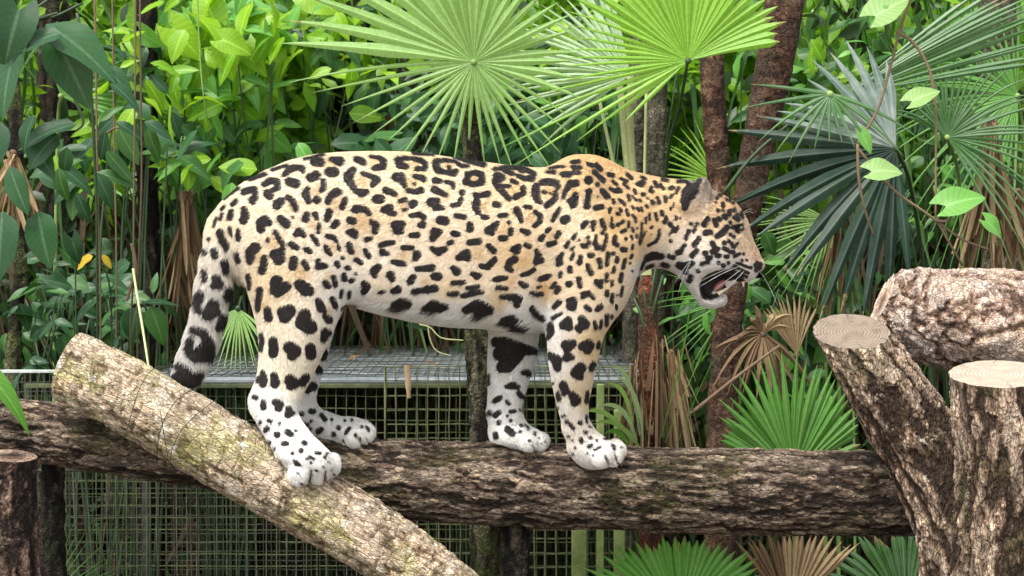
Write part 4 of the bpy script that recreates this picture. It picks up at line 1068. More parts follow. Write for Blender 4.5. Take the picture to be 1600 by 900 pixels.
# ------------------------------------------------------------------ leaves
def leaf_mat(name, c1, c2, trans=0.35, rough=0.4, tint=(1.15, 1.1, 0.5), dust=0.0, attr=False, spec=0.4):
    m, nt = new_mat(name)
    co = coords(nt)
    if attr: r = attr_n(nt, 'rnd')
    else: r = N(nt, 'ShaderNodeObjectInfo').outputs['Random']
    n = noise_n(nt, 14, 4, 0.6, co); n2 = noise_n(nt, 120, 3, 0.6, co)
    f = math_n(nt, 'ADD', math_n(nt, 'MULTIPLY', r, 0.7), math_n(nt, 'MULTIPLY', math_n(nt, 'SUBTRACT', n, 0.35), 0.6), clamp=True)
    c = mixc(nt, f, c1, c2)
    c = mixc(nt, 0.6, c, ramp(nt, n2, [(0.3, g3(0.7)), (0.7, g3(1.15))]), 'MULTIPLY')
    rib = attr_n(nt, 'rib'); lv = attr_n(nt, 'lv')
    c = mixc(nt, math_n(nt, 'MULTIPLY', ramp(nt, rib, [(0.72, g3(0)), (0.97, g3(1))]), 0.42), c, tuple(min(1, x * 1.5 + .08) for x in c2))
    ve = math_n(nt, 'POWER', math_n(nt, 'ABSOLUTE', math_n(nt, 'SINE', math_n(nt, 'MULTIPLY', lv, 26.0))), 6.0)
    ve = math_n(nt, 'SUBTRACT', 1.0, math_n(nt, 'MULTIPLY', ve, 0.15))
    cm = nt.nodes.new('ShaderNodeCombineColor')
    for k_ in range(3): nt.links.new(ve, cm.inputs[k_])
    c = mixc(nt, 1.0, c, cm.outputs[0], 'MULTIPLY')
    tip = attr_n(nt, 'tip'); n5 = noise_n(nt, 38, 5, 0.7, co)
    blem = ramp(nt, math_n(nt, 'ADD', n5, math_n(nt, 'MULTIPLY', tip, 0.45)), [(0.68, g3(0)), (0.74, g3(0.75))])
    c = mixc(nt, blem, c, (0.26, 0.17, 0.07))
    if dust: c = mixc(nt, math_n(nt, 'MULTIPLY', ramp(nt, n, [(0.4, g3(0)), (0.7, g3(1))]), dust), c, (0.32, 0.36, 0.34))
    p = principled(nt, c, rough, bump_n(nt, n2, 0.2, 0.002), spec)
    if trans > 0:
        t = nt.nodes.new('ShaderNodeBsdfTranslucent')
        nt.links.new(mixc(nt, 1.0, c, tint, 'MULTIPLY'), t.inputs['Color'])
        ms = nt.nodes.new('ShaderNodeMixShader'); ms.inputs[0].default_value = trans
        nt.links.new(p, ms.inputs[1]); nt.links.new(t.outputs[0], ms.inputs[2])
        out(nt, ms.outputs[0])
    else: out(nt, p)
    return m
L_FANP = leaf_mat('fan_leaf_pale_green', (0.28, 0.48, 0.14), (0.38, 0.60, 0.22), 0.48, 0.42)
L_FANY = leaf_mat('fan_leaf_yellow_green', (0.20, 0.44, 0.04), (0.31, 0.55, 0.075), 0.45, 0.4)
L_FANW = leaf_mat('fan_leaf_whitish', (0.35, 0.52, 0.28), (0.48, 0.62, 0.40), 0.4, 0.45)
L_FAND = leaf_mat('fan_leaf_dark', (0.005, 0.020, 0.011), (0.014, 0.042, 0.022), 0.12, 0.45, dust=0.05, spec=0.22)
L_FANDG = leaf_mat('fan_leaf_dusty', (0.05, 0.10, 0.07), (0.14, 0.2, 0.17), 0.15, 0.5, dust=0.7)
L_FANG = leaf_mat('fan_leaf_green', (0.10, 0.29, 0.045), (0.18, 0.40, 0.09), 0.35, 0.4)
L_FANM = leaf_mat('fan_leaf_mid_green', (0.04, 0.13, 0.03), (0.09, 0.21, 0.06), 0.3, 0.4, dust=0.2)
L_DEAD = leaf_mat('dead_frond_brown', (0.10, 0.06, 0.03), (0.24, 0.16, 0.09), 0.2, 0.8, (1.1, 0.9, 0.6), spec=0.15)
L_TAN = leaf_mat('dead_frond_tan', (0.34, 0.24, 0.13), (0.5, 0.38, 0.23), 0.3, 0.8, (1.1, 0.9, 0.6), spec=0.15)
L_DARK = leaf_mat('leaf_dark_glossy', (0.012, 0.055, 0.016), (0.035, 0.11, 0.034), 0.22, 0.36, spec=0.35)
L_MID = leaf_mat('leaf_mid_green', (0.03, 0.11, 0.02), (0.075, 0.2, 0.045), 0.35, 0.38)
L_BRIGHT = leaf_mat('leaf_bright_yellow_green', (0.15, 0.38, 0.012), (0.36, 0.60, 0.035), 0.5, 0.34)
L_LIME = leaf_mat('leaf_fresh_green', (0.12, 0.36, 0.05), (0.2, 0.46, 0.1), 0.4, 0.35)
L_YEL = leaf_mat('leaf_yellow', (0.62, 0.42, 0.02), (0.72, 0.52, 0.03), 0.4, 0.5)
L_STALK = leaf_mat('stalk_green', (0.16, 0.26, 0.07), (0.24, 0.34, 0.1), 0.0, 0.45)
L_STALKD = leaf_mat('stalk_dark', (0.02, 0.045, 0.015), (0.04, 0.07, 0.025), 0.0, 0.5)
L_TWIG = leaf_mat('twig_brown', (0.10, 0.065, 0.04), (0.2, 0.14, 0.09), 0.0, 0.8, spec=0.2)
L_CREAMST = leaf_mat('stalk_cream', (0.38, 0.42, 0.18), (0.48, 0.5, 0.25), 0.0, 0.45)
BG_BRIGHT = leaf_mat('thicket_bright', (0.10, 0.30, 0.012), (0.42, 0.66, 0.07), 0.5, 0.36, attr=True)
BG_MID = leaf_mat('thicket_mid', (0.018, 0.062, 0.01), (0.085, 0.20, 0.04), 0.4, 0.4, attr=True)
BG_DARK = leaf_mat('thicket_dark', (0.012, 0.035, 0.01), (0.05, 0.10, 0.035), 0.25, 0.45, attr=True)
BG_BROWN = leaf_mat('thicket_dry', (0.03, 0.022, 0.014), (0.12, 0.085, 0.05), 0.15, 0.8, (1, .9, .6), attr=True, spec=0.15)

# ------------------------------------------------------------------ fan palms
def leaflet_mesh(hub, ang, L, half, Rf, yk, droop, seed, rings=9, wid=1.0, fold=0.45, twist=0.0):
    ca, sa = math.cos(ang), math.sin(ang)
    d = Vector((ca, yk, sa)).normalized(); s = Vector((-sa, 0.0, ca)); s = (s - d * s.dot(d)).normalized()
    if twist: s = (Matrix.Rotation(twist, 3, d) @ s)
    n = d.cross(s)
    V = []
    for i in range(rings + 1):
        t = i / rings; r = L * t; r = max(r, 0.004)
        if r < Rf: w = r * math.tan(half)
        else: w = Rf * math.tan(half) * max(0.0, (1 - (r - Rf) / max(L - Rf, 1e-4))) ** 0.75
        w = max(w * wid, 0.0004)
        c = hub + d * r
        c.z -= droop * L * t ** 2.4
        c = c + s * (math.sin(seed * 12.9898 + hub.x * 7) * 0.035 * L * t * t) + n * (math.cos(seed * 7.13) * 0.03 * L * t * t)
        V += [c + s * w, c + n * (fold * w), c - s * w]
    F = []
    for i in range(rings):
        a = i * 3
        F += [(a, a + 1, a + 4, a + 3), (a + 1, a + 2, a + 5, a + 4)]
    me = mesh_np('leaflet', V, F, None, False); set_attr(me, 'rib', [0, 1, 0] * (rings + 1)); tk = 0.1 + 0.6 * abs(math.sin(seed * 5.77 + hub.z * 9)); set_attr(me, 'tip', [max(0, (i / rings - .8) / .2) * tk for i in range(rings + 1) for _ in range(3)]); return me
def fan_palm(label, hub, lens, n, mat, stalk, fused=0.4, droop=0.1, yk=0.0, wid=1.0, seed=0, stalk_mat=None, stalk_r=0.006, mats=None, jit=0.06, name='fan_palm', cat='palm', group=None, fold=0.45, twist=0.0):
    rg = random.Random(seed)
    base = P(*stalk[-1]) if len(stalk[-1]) == 3 else Vector(stalk[-1][:3])
    th = empty(name, base); tag(th, label, cat, group)
    hp = P(*hub); s = pxs(hub[2])
    pts = [P(*q) for q in stalk]
    pts = [hp] + pts
    link('stalk', tube_mesh('stalk', [wire(pts, stalk_r * 0.8, stalk_r * 1.3, m=16)], stalk_mat or L_STALK, 7), None, th)
    fl = ball('fan', hp, (0.009, 0.007, 0.009), stalk_mat or L_STALK, th, seg=10, ring=6)
    aa = [a for a, l in lens]; ll = [l for a, l in lens]
    a0, a1 = aa[0], aa[-1]
    mean = np.mean(ll) * s
    half = R((a1 - a0) / n / 2) * 1.04
    for i in range(n):
        a = a0 + (a1 - a0) * (i + 0.5) / n
        L = float(np.interp(a, aa, ll)) * s * (1 + rg.uniform(-jit, jit))
        m_ = mat
        if mats:
            for lo, hi, mm in mats:
                if lo <= a <= hi: m_ = mm
        y_ = yk(a) if callable(yk) else yk
        me = leaflet_mesh(hp, R(a + rg.uniform(-1.0, 1.0)), L, half, mean * (fused(a) if callable(fused) else fused), y_ + rg.uniform(-.05, .05), droop * rg.uniform(0.3, 2.0), i, wid=wid, fold=fold, twist=twist * rg.uniform(-1, 1))
        link('leaflet', me, m_, fl)
    return th
FG = 'fan palms around the log'
fan_palm('pale green fan palm leaf spread wide just above the middle of the jaguar\'s back', (740, 97, .55),
    [(-20,190),(0,150),(20,175),(40,170),(60,190),(90,230),(120,290),(150,312),(170,300),(185,278),(196,232),(210,200),(225,192),(240,170),(270,142),(290,162),(312,208),(338,170)], 42, L_FANP,
    [(742, 180, 1.0), (745, 420, 1.25), (745, 880, 1.3), (745, 1360, 1.3)], lambda a: 0.62 if 95 < a < 178 else (0.40 if a < 95 else 0.24), 0.05, lambda a: -0.25 * math.sin(R(a)) - 0.05, 1.1, 1, stalk_r=.007)
fan_palm('whitish green fan palm leaf half hidden behind the two bright fans', (985, 118, .85), [(100,170),(130,180),(150,200),(165,205),(180,200),(195,190),(215,170)], 26, L_FANW,
    [(985, 200, .95), (992, 300, 1.0), (1014, 460, 1.0), (1018, 900, 1.1), (1018, 1300, 1.1)], 0.5, 0.05, 0.1, 1.0, 2, L_CREAMST, .012)
fan_palm('bright yellow-green fan palm leaf above the jaguar\'s shoulders', (1075, 95, .42),
    [(12,150),(40,165),(60,195),(90,215),(120,225),(150,216),(170,195),(183,200),(195,235),(203,300),(210,322),(217,190),(224,95)], 38, L_FANY,
    [(1062, 165, .55), (1040, 270, .75), (1020, 600, .95), (1010, 1330, 1.0)], lambda a: 0.62 if a < 150 else 0.34, 0.05, lambda a: -0.15, 1.12, 3, L_STALKD, .005)
fan_palm('small lime fan palm leaf between the slim trunks behind the jaguar\'s neck', (1122, 285, 1.1), [(85,100),(110,120),(140,125),(165,115),(190,90),(215,70)], 20, L_FANY,
    [(1125, 330, 1.15), (1125, 800, 1.2), (1125, 1250, 1.2)], 0.35, 0.1, 0.0, 1.0, 4)
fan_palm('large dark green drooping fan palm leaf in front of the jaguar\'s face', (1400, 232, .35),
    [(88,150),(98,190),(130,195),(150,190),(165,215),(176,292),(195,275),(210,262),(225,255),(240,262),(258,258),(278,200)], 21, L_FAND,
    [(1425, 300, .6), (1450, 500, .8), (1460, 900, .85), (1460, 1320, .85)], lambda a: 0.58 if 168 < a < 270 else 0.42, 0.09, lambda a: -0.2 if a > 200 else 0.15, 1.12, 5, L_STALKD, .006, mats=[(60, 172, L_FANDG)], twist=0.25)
fan_palm('long green fan palm leaf seen edge-on, sweeping out over the thick log', (1322, 148, .5), [(9,330),(16,345),(24,350),(32,330),(40,250)], 15, L_FANM,
    [(1300, 260, .9), (1290, 600, 1.2), (1290, 1290, 1.2)], 0.75, 0.02, 0.1, 1.0, 6, fold=0.7)
fan_palm('slim-leaved bamboo palm leaf in front of the leaning red-brown trunk', (1297, 147, .3), [(165,120),(182,150),(200,135),(215,120),(238,110),(262,70),(290,75),(310,90),(335,140),(352,160)], 12, L_FANM,
    [(1310, 220, .4), (1330, 400, .6), (1340, 1300, .7)], 0.12, 0.12, -0.15, 2.2, 7, stalk_r=.003)
fan_palm('light green thin-leaved fan palm behind the jaguar\'s nose', (1300, 345, 1.1), [(150,130),(170,150),(185,150),(200,145),(215,140),(235,130),(260,110),(290,100)], 26, L_FANP,
    [(1310, 430, 1.15), (1310, 900, 1.2), (1310, 1270, 1.2)], 0.3, 0.08, -0.1, 0.9, 8)
fan_palm('arching mid-green fan palm leaf above the thick log', (1480, 215, 1.0), [(-60,190),(-30,230),(0,250),(20,240),(45,210),(80,180),(110,170),(150,150)], 34, L_FANM,
    [(1500, 300, 1.2), (1505, 600, 1.3), (1505, 1260, 1.3)], 0.22, 0.22, -0.1, 1.1, 9)
fan_palm('spreading green fan palm leaf far right behind the climbing vine', (1590, 150, 1.3), [(90,150),(130,190),(160,220),(180,240),(200,240),(225,230),(250,230),(270,220)], 34, L_FANG,
    [(1600, 250, 1.4), (1600, 600, 1.5), (1600, 1230, 1.5)], 0.25, 0.25, -0.1, 1.0, 10)
fan_palm('bright green fan palm leaf standing up behind the level log beside the stump', (1240, 742, .42), [(18,110),(40,135),(60,168),(78,195),(95,203),(110,196),(125,178),(140,150),(155,135),(172,125)], 32, L_FANG,
    [(1242, 860, .45), (1245, 1100, .5), (1245, 1360, .5)], 0.72, 0.03, lambda a: -0.12, 1.15, 11)
fan_palm('fresh green fan palm leaf rising under the level log, next to the green posts', (1062, 965, .22), [(25,150),(50,150),(70,140),(90,132),(110,135),(130,150),(150,170)], 28, L_LIME,
    [(1064, 1060, .25), (1064, 1450, .3)], 0.8, 0.03, -0.05, 1.15, 12)
fan_palm('dark green fan palm leaf under the level log next to the stump', (1415, 955, .4), [(70,130),(95,140),(115,150),(135,165),(155,180),(172,190)], 22, L_FANM,
    [(1415, 1060, .4), (1415, 1400, .45)], 0.75, 0.1, -0.05, 1.15, 13)
fan_palm('spiky green fan palm leaf beside the upright stump', (58, 960, .2), [(20,150),(40,150),(60,160),(75,172),(90,178),(105,170),(120,160)], 22, L_FANG,
    [(55, 1060, .2), (55, 1440, .25)], 0.3, 0.06, -0.05, 0.9, 14)
fan_palm('pale round fan palm leaf deep in the bright foliage', (362, 142, 1.9), [(-40,60),(0,62),(45,65),(90,65),(135,62),(180,62),(225,58),(270,55),(310,55)], 36, L_FANW,
    [(365, 200, 2.1), (365, 600, 2.3), (365, 1100, 2.3)], 0.6, 0.02, 0.0, 1.0, 15)
fan_palm('drooping yellow-green fan palm leaf between the tail and the hind leg', (372, 482, .95), [(200,60),(225,75),(245,85),(265,90),(285,85),(305,75),(330,60)], 20, L_FANP,
    [(380, 470, 1.1), (385, 600, 1.2), (385, 1290, 1.2)], 0.4, 0.25, -0.1, 1.0, 16, L_STALKD, .004)
fan_palm('sunlit fan palm leaf behind the dark climber\'s big leaves', (95, 150, 1.3), [(-30,110),(0,120),(30,110),(70,100),(110,100)], 22, L_FANG,
    [(90, 220, 1.4), (85, 600, 1.5), (85, 1260, 1.5)], 0.6, 0.04, 0.0, 1.0, 17)
fan_palm('mid-green fan palm leaf low behind the jaguar\'s throat', (1150, 470, 1.0), [(120,90),(150,120),(180,140),(205,130),(230,110),(260,90)], 22, L_FANG,
    [(1155, 520, 1.1), (1155, 900, 1.2), (1155, 1290, 1.2)], 0.3, 0.12, -0.1, 1.0, 18)
fan_palm('slim green fan palm leaf beside the hanging roots', (300, 300, 2.2), [(10,90),(40,100),(70,110),(100,100),(130,95),(160,80)], 20, L_FANM,
    [(300, 380, 2.3), (300, 700, 2.4), (300, 1090, 2.4)], 0.2, 0.15, 0.0, 1.0, 19)
# dead fans
fan_palm('withered tan fan palm leaf folded up behind the jaguar\'s chin', (1192, 522, .55), [(30,75),(60,70),(100,60),(150,55),(190,70),(220,80),(250,82),(280,85),(310,80),(335,90)], 19, L_DEAD,
    [(1215, 560, .7), (1225, 800, .8), (1225, 1330, .8)], 0.45, 0.4, -0.2, 1.1, 21, L_TWIG, .005, fold=1.1, mats=[(20, 100, L_TAN)], jit=.35, twist=.8)
fan_palm('dry tan fan palm leaf standing beside the withered one', (1245, 555, .65), [(70,85),(90,100),(110,100),(130,90)], 12, L_TAN,
    [(1245, 640, .7), (1245, 1330, .8)], 0.7, 0.03, -0.1, 1.0, 22, L_TWIG, .005, fold=0.9)
fan_palm('dry brown fan palm leaf under the level log between the green ones', (1235, 955, .35), [(45,150),(70,140),(90,128),(110,130),(130,145)], 18, L_TAN,
    [(1235, 1060, .4), (1235, 1430, .45)], 0.75, 0.04, -0.05, 1.1, 23, L_TWIG, .005, fold=0.9, mats=[(95, 140, L_DEAD)])
def dead_skirt(label, top, n, length, spread, mat, seed, w=7, mats=None, yk=0.04):
    """a bunch of dead leaf strips hanging from one point"""
    rg = random.Random(seed); hp = P(*top); s = pxs(top[2])
    gz = 0.0
    th = empty('dead_frond', hp); tag(th, label, 'dead frond', 'dead palm fronds')
    ball('stub', hp, (.012, .012, .012), L_TWIG, th, seg=8, ring=6)
    for i in range(n):
        a = R(-90 + rg.uniform(-spread, spread)); L = length * s * rg.uniform(0.55, 1.1)
        V = []; F = []; o0 = hp + Vector((rg.uniform(-1, 1) * 10 * s, rg.uniform(-.03, .03), rg.uniform(-12, 4) * s))
        d = Vector((math.cos(a), rg.uniform(-yk, yk), math.sin(a))); tw = rg.uniform(-1, 1); k = rg.uniform(-.12, .12); ww = w * s * rg.uniform(.4, 1.0)
        for j in range(7):
            t = j / 6; c = o0 + d * (L * t) + Vector((k * L * t * t, 0, 0)); an = tw + 1.4 * t * tw
            e = Vector((math.cos(an), math.sin(an), 0)) * ww * (0.5 + 0.5 * t) * (1 - t ** 6 * 0.9)
            nrm = Vector((-math.sin(an), math.cos(an), 0)) * ww * 0.35
            V += [c - e, c + nrm, c + e]
        for j in range(6):
            b = j * 3; F += [(b, b + 1, b + 4, b + 3), (b + 1, b + 2, b + 5, b + 4)]
        link('leaf_strip', mesh_np('leaf_strip', V, F, None, False), rg.choice(mats) if mats else mat, th)
dead_skirt('brown dead palm frond hanging between the hanging roots and the jaguar\'s rump', (292, 300, 1.3), 34, 190, 14, L_DEAD, 1, 7, [L_DEAD, L_DEAD, L_TAN])
dead_skirt('brown dead palm frond hanging below the dark drooping fan leaf', (1318, 330, .55), 26, 170, 16, L_DEAD, 2, 7, [L_DEAD, L_DEAD, L_FANM])
dead_skirt('dry brown palm frond hanging above the thick log', (1548, 190, 1.1), 40, 250, 12, L_DEAD, 3, 8, [L_DEAD, L_TAN, L_DEAD])
dead_skirt('grey-brown palm frond hanging at the far end of the thick log', (1590, 300, 1.2), 30, 150, 20, L_DEAD, 4, 7, [L_DEAD, L_TAN])
dead_skirt('dark dead palm frond hanging behind the middle of the jaguar\'s back', (600, 150, 1.9), 60, 420, 12, L_DEAD, 5, 8, [L_DEAD])
dead_skirt('dark dead palm frond hanging behind the jaguar\'s belly', (690, 330, 2.1), 50, 240, 16, L_DEAD, 6, 7, [L_DEAD])
dead_skirt('small brown dead frond hanging low beside the dark trunk', (275, 400, 1.6), 26, 160, 18, L_DEAD, 7, 6, [L_DEAD])
dead_skirt('dead brown frond hanging behind the dark climber', (20, 240, .9), 18, 150, 35, L_DEAD, 8, 8, [L_DEAD, L_TAN])

# ------------------------------------------------------------------ standing trunks
def trunk(label, nodes, mat, style='palm', seed=1, name='palm_tree', cat='trunk', res=0.006, group='trunks behind the log', lump=.06, amp=0.6):
    last = nodes[-1]; foot = P(last[0], last[1], last[2])
    rows = [(*P(a, b, c), r * pxs(c)) for a, b, c, r in nodes]
    rows.append((foot.x, foot.y, -0.05, rows[-1][3] * 1.1))
    t = empty(name, (foot.x, foot.y, 0)); tag(t, label, cat, group)
    bark_tube('trunk', rows, style, mat, t, res, seed, lump, world=True, amp_k=amp)
    return t
trunk('leaning red-brown fibrous palm trunk behind the jaguar\'s head', [(1250,-260,.75,33),(1228,-20,.75,32),(1212,90,.75,30),(1188,210,.75,26),(1165,330,.75,24),(1145,450,.75,23),(1134,560,.75,23),(1128,720,.75,26)], M_PALM, seed=61)
trunk('upright reddish palm trunk left of the leaning one', [(1122,-200,1.0,20),(1112,60,1.0,20),(1118,200,1.0,19),(1124,320,1.0,18),(1130,700,1.0,20)], M_PALM, seed=62)
trunk('dark slim palm trunk behind the jaguar\'s neck', [(1030,-200,1.1,17),(1026,150,1.1,17),(1022,270,1.1,17),(1018,700,1.1,18)], M_PALMG, seed=63)
trunk('slim pale trunk behind the cream leaf stalk', [(1000,-200,1.3,13),(996,150,1.3,13),(990,300,1.3,14),(985,700,1.3,15)], M_PALMG, seed=64)
trunk('slim mossy tree trunk behind the jaguar\'s belly', [(735,-100,.62,18),(738,300,.62,18),(742,500,.62,19),(748,600,.62,21),(756,720,.62,24)], M_MOSSY, 'furrow', 65, 'tree_trunk')
trunk('black shaded trunk behind the hanging roots', [(228,-200,1.5,18),(230,260,1.5,18),(234,400,1.5,18),(236,560,1.5,20)], M_DARKW, 'furrow', 66, 'tree_trunk', res=.01)
trunk('broad dark trunk behind the jaguar\'s hips', [(548,-200,2.6,42),(540,150,2.6,42),(535,300,2.6,44),(530,560,2.6,50)], M_DARKW, 'furrow', 67, 'tree_trunk', res=.012)
trunk('dark trunk behind the middle of the jaguar\'s back', [(668,-200,2.8,34),(664,200,2.8,34),(660,560,2.8,38)], M_DARKW, 'furrow', 68, 'tree_trunk', res=.012)
trunk('lichen-grey trunk just left of the dark one behind the back', [(640,-200,2.4,18),(636,150,2.4,18),(640,560,2.4,20)], M_MOSSY, 'furrow', 69, 'tree_trunk', res=.01)
trunk('slim twisted trunk behind the climber, above the cage', [(10,-100,1.1,12),(30,380,1.1,13),(26,480,1.1,13),(20,620,1.1,14)], M_MOSSY, 'furrow', 70, 'tree_trunk', res=.01)
trunk('thick dark trunk far left behind the climber', [(90,-200,2.5,36),(96,300,2.5,36),(100,560,2.5,40)], M_DARKW, 'furrow', 71, 'tree_trunk', res=.014)
trunk('brown weathered trunk behind the dry frond over the thick log', [(1556,-200,1.5,30),(1560,200,1.5,30),(1566,560,1.5,32)], M_PALMG, 'palm', 72, res=.01)
trunk('dark trunk far behind the dark drooping fan leaf', [(1330,-200,2.8,24),(1335,300,2.8,24),(1340,560,2.8,26)], M_DARKW, 'furrow', 73, 'tree_trunk', res=.014)
trunk('dark trunk far behind, above the stump', [(1440,-200,3.1,28),(1436,300,3.1,28),(1430,560,3.1,30)], M_DARKW, 'furrow', 74, 'tree_trunk', res=.014)
# the young palm with red fibre
yp = trunk('young palm trunk wrapped in red fibre and dry sheaths beside the front paw', [(1012,430,.42,9),(1012,445,.42,14),(1012,500,.42,16),(1014,580,.42,17),(1016,680,.42,19),(1018,760,.42,20)],
           bark_mat('palm_fibre_red', (0.03, 0.012, 0.008), (0.15, 0.048, 0.026), (0.32, 0.14, 0.085), (0.075, 0.05, 0.034), 0.85), seed=75, amp=0.5)
rg = random.Random(8)
for i in range(80):
    left = rg.random() < 0.42
    px = rg.uniform(966, 1004) if left else rg.uniform(1018, 1092); py0 = rg.uniform(520, 600) if not left else rg.uniform(540, 640); Ln = rg.uniform(70, 190)
    a, b = P(px + (1010 - px) * .3, py0, .36 + rg.uniform(-.05, .08)), P(px + rg.uniform(-16, 16), py0 + Ln, .36 + rg.uniform(-.06, .1))
    V = []; F = []; tw = rg.uniform(-.7, .7); ww = pxs(.36) * rg.uniform(1.8, 5.2)
    for j in range(6):
        t = j / 5; c = a.lerp(b, t) + Vector((0, 0, 0)); e = Vector((math.cos(tw + t), math.sin(tw + t) * .6, 0)) * ww * (0.35 + 0.65 * t); nn = Vector((-math.sin(tw), math.cos(tw), 0)) * ww * .4
        V += [c - e, c + nn, c + e]
    for j in range(5):
        q = j * 3; F += [(q, q + 1, q + 4, q + 3), (q + 1, q + 2, q + 5, q + 4)]
    link('sheath', mesh_np('sheath', V, F, None, False), rg.choice([L_DEAD, L_TAN, L_TAN, L_TWIG]), yp)
for i, (px0, py0, px1, py1) in enumerate([(1008,470,1000,425),(1018,460,1026,410),(1022,480,1036,430),(1004,500,990,465),(1018,530,1026,470)]):
    link('leaf_base', tube_mesh('leaf_base', [wire([P(1012, py0 + 60, .42), P(px0, py0, .40), P(px1, py1, .42)], .007, .003)], L_STALKD, 6), None, yp)
# grass tuft between the paw and the young palm
gt = empty('grass_tuft', P(985, 700, .3)); tag(gt, 'tuft of pale arching grass blades beside the red-fibred young palm', 'grass tuft')
for (x0_, y0_, x1_, y1_, x2_, y2_) in [(995,690,975,610,925,640),(990,690,985,590,945,600),(1000,700,960,640,925,665),(985,700,960,650,935,690),(1000,680,985,560,955,575),(990,690,940,620,905,650),(1005,690,1000,600,960,585),(1040,690,1090,560,1120,505),(1060,690,1100,580,1130,540),(1030,690,1075,540,1078,470)]:
    A, B, C_ = P(x0_, y0_, .32), P(x1_, y1_, .26), P(x2_, y2_, .20)
    V = []; F = []
    for j in range(9):
        t = j / 8; c = A * (1 - t) ** 2 + B * 2 * t * (1 - t) + C_ * t * t; w = pxs(.25) * 4.2 * math.sin(math.pi * min(1, 0.12 + t * .88)) ** .7
        e = Vector((.5, -.2, .8)) * w
        V += [c - e, c + Vector((0, .002, -.001)), c + e]
    for j in range(8):
        q = j * 3; F += [(q, q + 1, q + 4, q + 3), (q + 1, q + 2, q + 5, q + 4)]
    link('blade', mesh_np('blade', V, F, None), rg.choice([L_FANP, L_FANW, L_LIME]), gt)

# ------------------------------------------------------------------ broad leaves
def leaf_template(name, wfun, rows=8, cols=4, heart=0.0, bend=0.25, fold=0.18, wave=0.0):
    V = []; F = []
    for i in range(rows + 1):
        t = i / rows; w = max(wfun(t), 0.006)
        for j in range(-cols // 2, cols // 2 + 1):
            c = j / (cols / 2)
            y = t - heart * abs(c) ** 1.4 * (1 - t) ** 3
            z = fold * abs(c) * w - bend * t * t + wave * math.sin(t * 9 + c * 2) * abs(c) * w
            V.append((c * w, y, z))
    k = cols + 1
    for i in range(rows):
        for j in range(cols): F.append((i * k + j, i * k + j + 1, (i + 1) * k + j + 1, (i + 1) * k + j))
    return V, F
W_OV = lambda t: 0.30 * math.sin(math.pi * min(1, t ** 0.72)) ** 0.8
W_LA = lambda t: 0.15 * math.sin(math.pi * min(1, t ** 0.85)) ** 0.9
W_HE = lambda t: 0.42 * (math.sin(math.pi * min(1, 0.16 + 0.84 * t ** 0.8)) ** 0.85 if t < 1 else 0)
W_BL = lambda t: 0.022 * (1 - t * .8)
W_EL = lambda t: 0.22 * math.sin(math.pi * min(1, t ** 0.8)) ** 0.8
TPL = {'ovate': leaf_template('ovate', W_OV, wave=.1), 'lance': leaf_template('lance', W_LA, bend=.35), 'heart': leaf_template('heart', W_HE, heart=0.34, fold=.22, wave=.08), 'ell': leaf_template('ell', W_EL, bend=.3, wave=.12)}
_tm = {}
def tmesh(kind, mat):
    if (kind, mat.name) not in _tm:
        V, F = TPL[kind]; me = mesh_np('leaf_' + kind, V, F, mat); _tm[(kind, mat.name)] = me
        cc = [j / 2 for i in range(9) for j in range(-2, 3)]; tt = [i / 8 for i in range(9) for j in range(5)]
        set_attr(me, 'rib', [max(0, 1 - 2 * abs(c)) for c in cc]); set_attr(me, 'lv', [t - .3 * abs(c) for t, c in zip(tt, cc)])
    return _tm[(kind, mat.name)]
def leaf_mw(pos, d, nrm, size):
    y = Vector(d).normalized(); z = Vector(nrm); z = (z - y * z.dot(y))
    z = z.normalized() if z.length > 1e-4 else y.orthogonal().normalized()
    x = y.cross(z)
    m = Matrix((x, y, z)).transposed().to_4x4()
    return Matrix.Translation(pos) @ m @ Matrix.Diagonal((size * rnd.uniform(.72, 1.15), size, size * rnd.uniform(.5, 1.6), 1))
def put_leaf(parent, kind, mat, px, py, Y, ang, size_px, nrm=(0, -0.8, 0.55), pitch=0.0, name='leaf'):
    a = R(ang); d = Vector((math.cos(a), pitch, math.sin(a)))
    return link(name, tmesh(kind, mat), None, parent, leaf_mw(P(px, py, Y), d, nrm, size_px * pxs(Y)))

def stems(parent, paths, mat, r=.004, name='stem'):
    for pth in paths:
        link(name, tube_mesh(name, [wire([P(*q) for q in pth], r, r * .6, m=4 * len(pth))], mat, 6), None, parent)
# dark arrow-leaved climber, top left
cl = empty('climber', P(60, 300, .25)); tag(cl, 'dark glossy climber with big arrow-shaped leaves hanging above the cage', 'climber')
stems(cl, [[(-60,10,.3),(60,30,.28),(130,5,.3)],[(120,20,.3),(140,120,.32),(150,300,.35),(152,450,.4),(152,700,.5)],[(60,30,.28),(90,20,.25)],[(-60,130,.25),(0,70,.25),(40,25,.25),(120,-30,.3)],[(115,150,.3),(130,190,.3),(118,205,.3)]], L_STALKD, .005)
for px, py, ang, sz, kd in [(72,38,-29,138,'ovate'),(84,52,-62,122,'ovate'),(96,52,-168,72,'ovate'),(30,16,-104,82,'heart'),(22,84,-104,104,'heart'),(-14,60,-80,80,'ell'),(160,100,-40,75,'ell'),(172,130,-28,62,'ell'),
        (120,195,-170,95,'ovate'),(92,210,-140,70,'ovate'),(55,180,-120,60,'ovate'),(60,330,-80,90,'ovate'),(5,330,-95,110,'ovate'),(15,260,-70,80,'ell'),(0,190,-100,80,'ovate'),(45,215,-55,75,'ovate')]:
    put_leaf(cl, kd, L_DARK, px, py, .12 + rnd.uniform(-.06, .1), ang, sz, (rnd.uniform(-.35, .35), -0.6, rnd.uniform(.55, .95)), -0.25)
cv = empty('climber', P(150, 330, .45)); tag(cv, 'slim climber with narrow pointed leaves beside the hanging roots', 'climber')
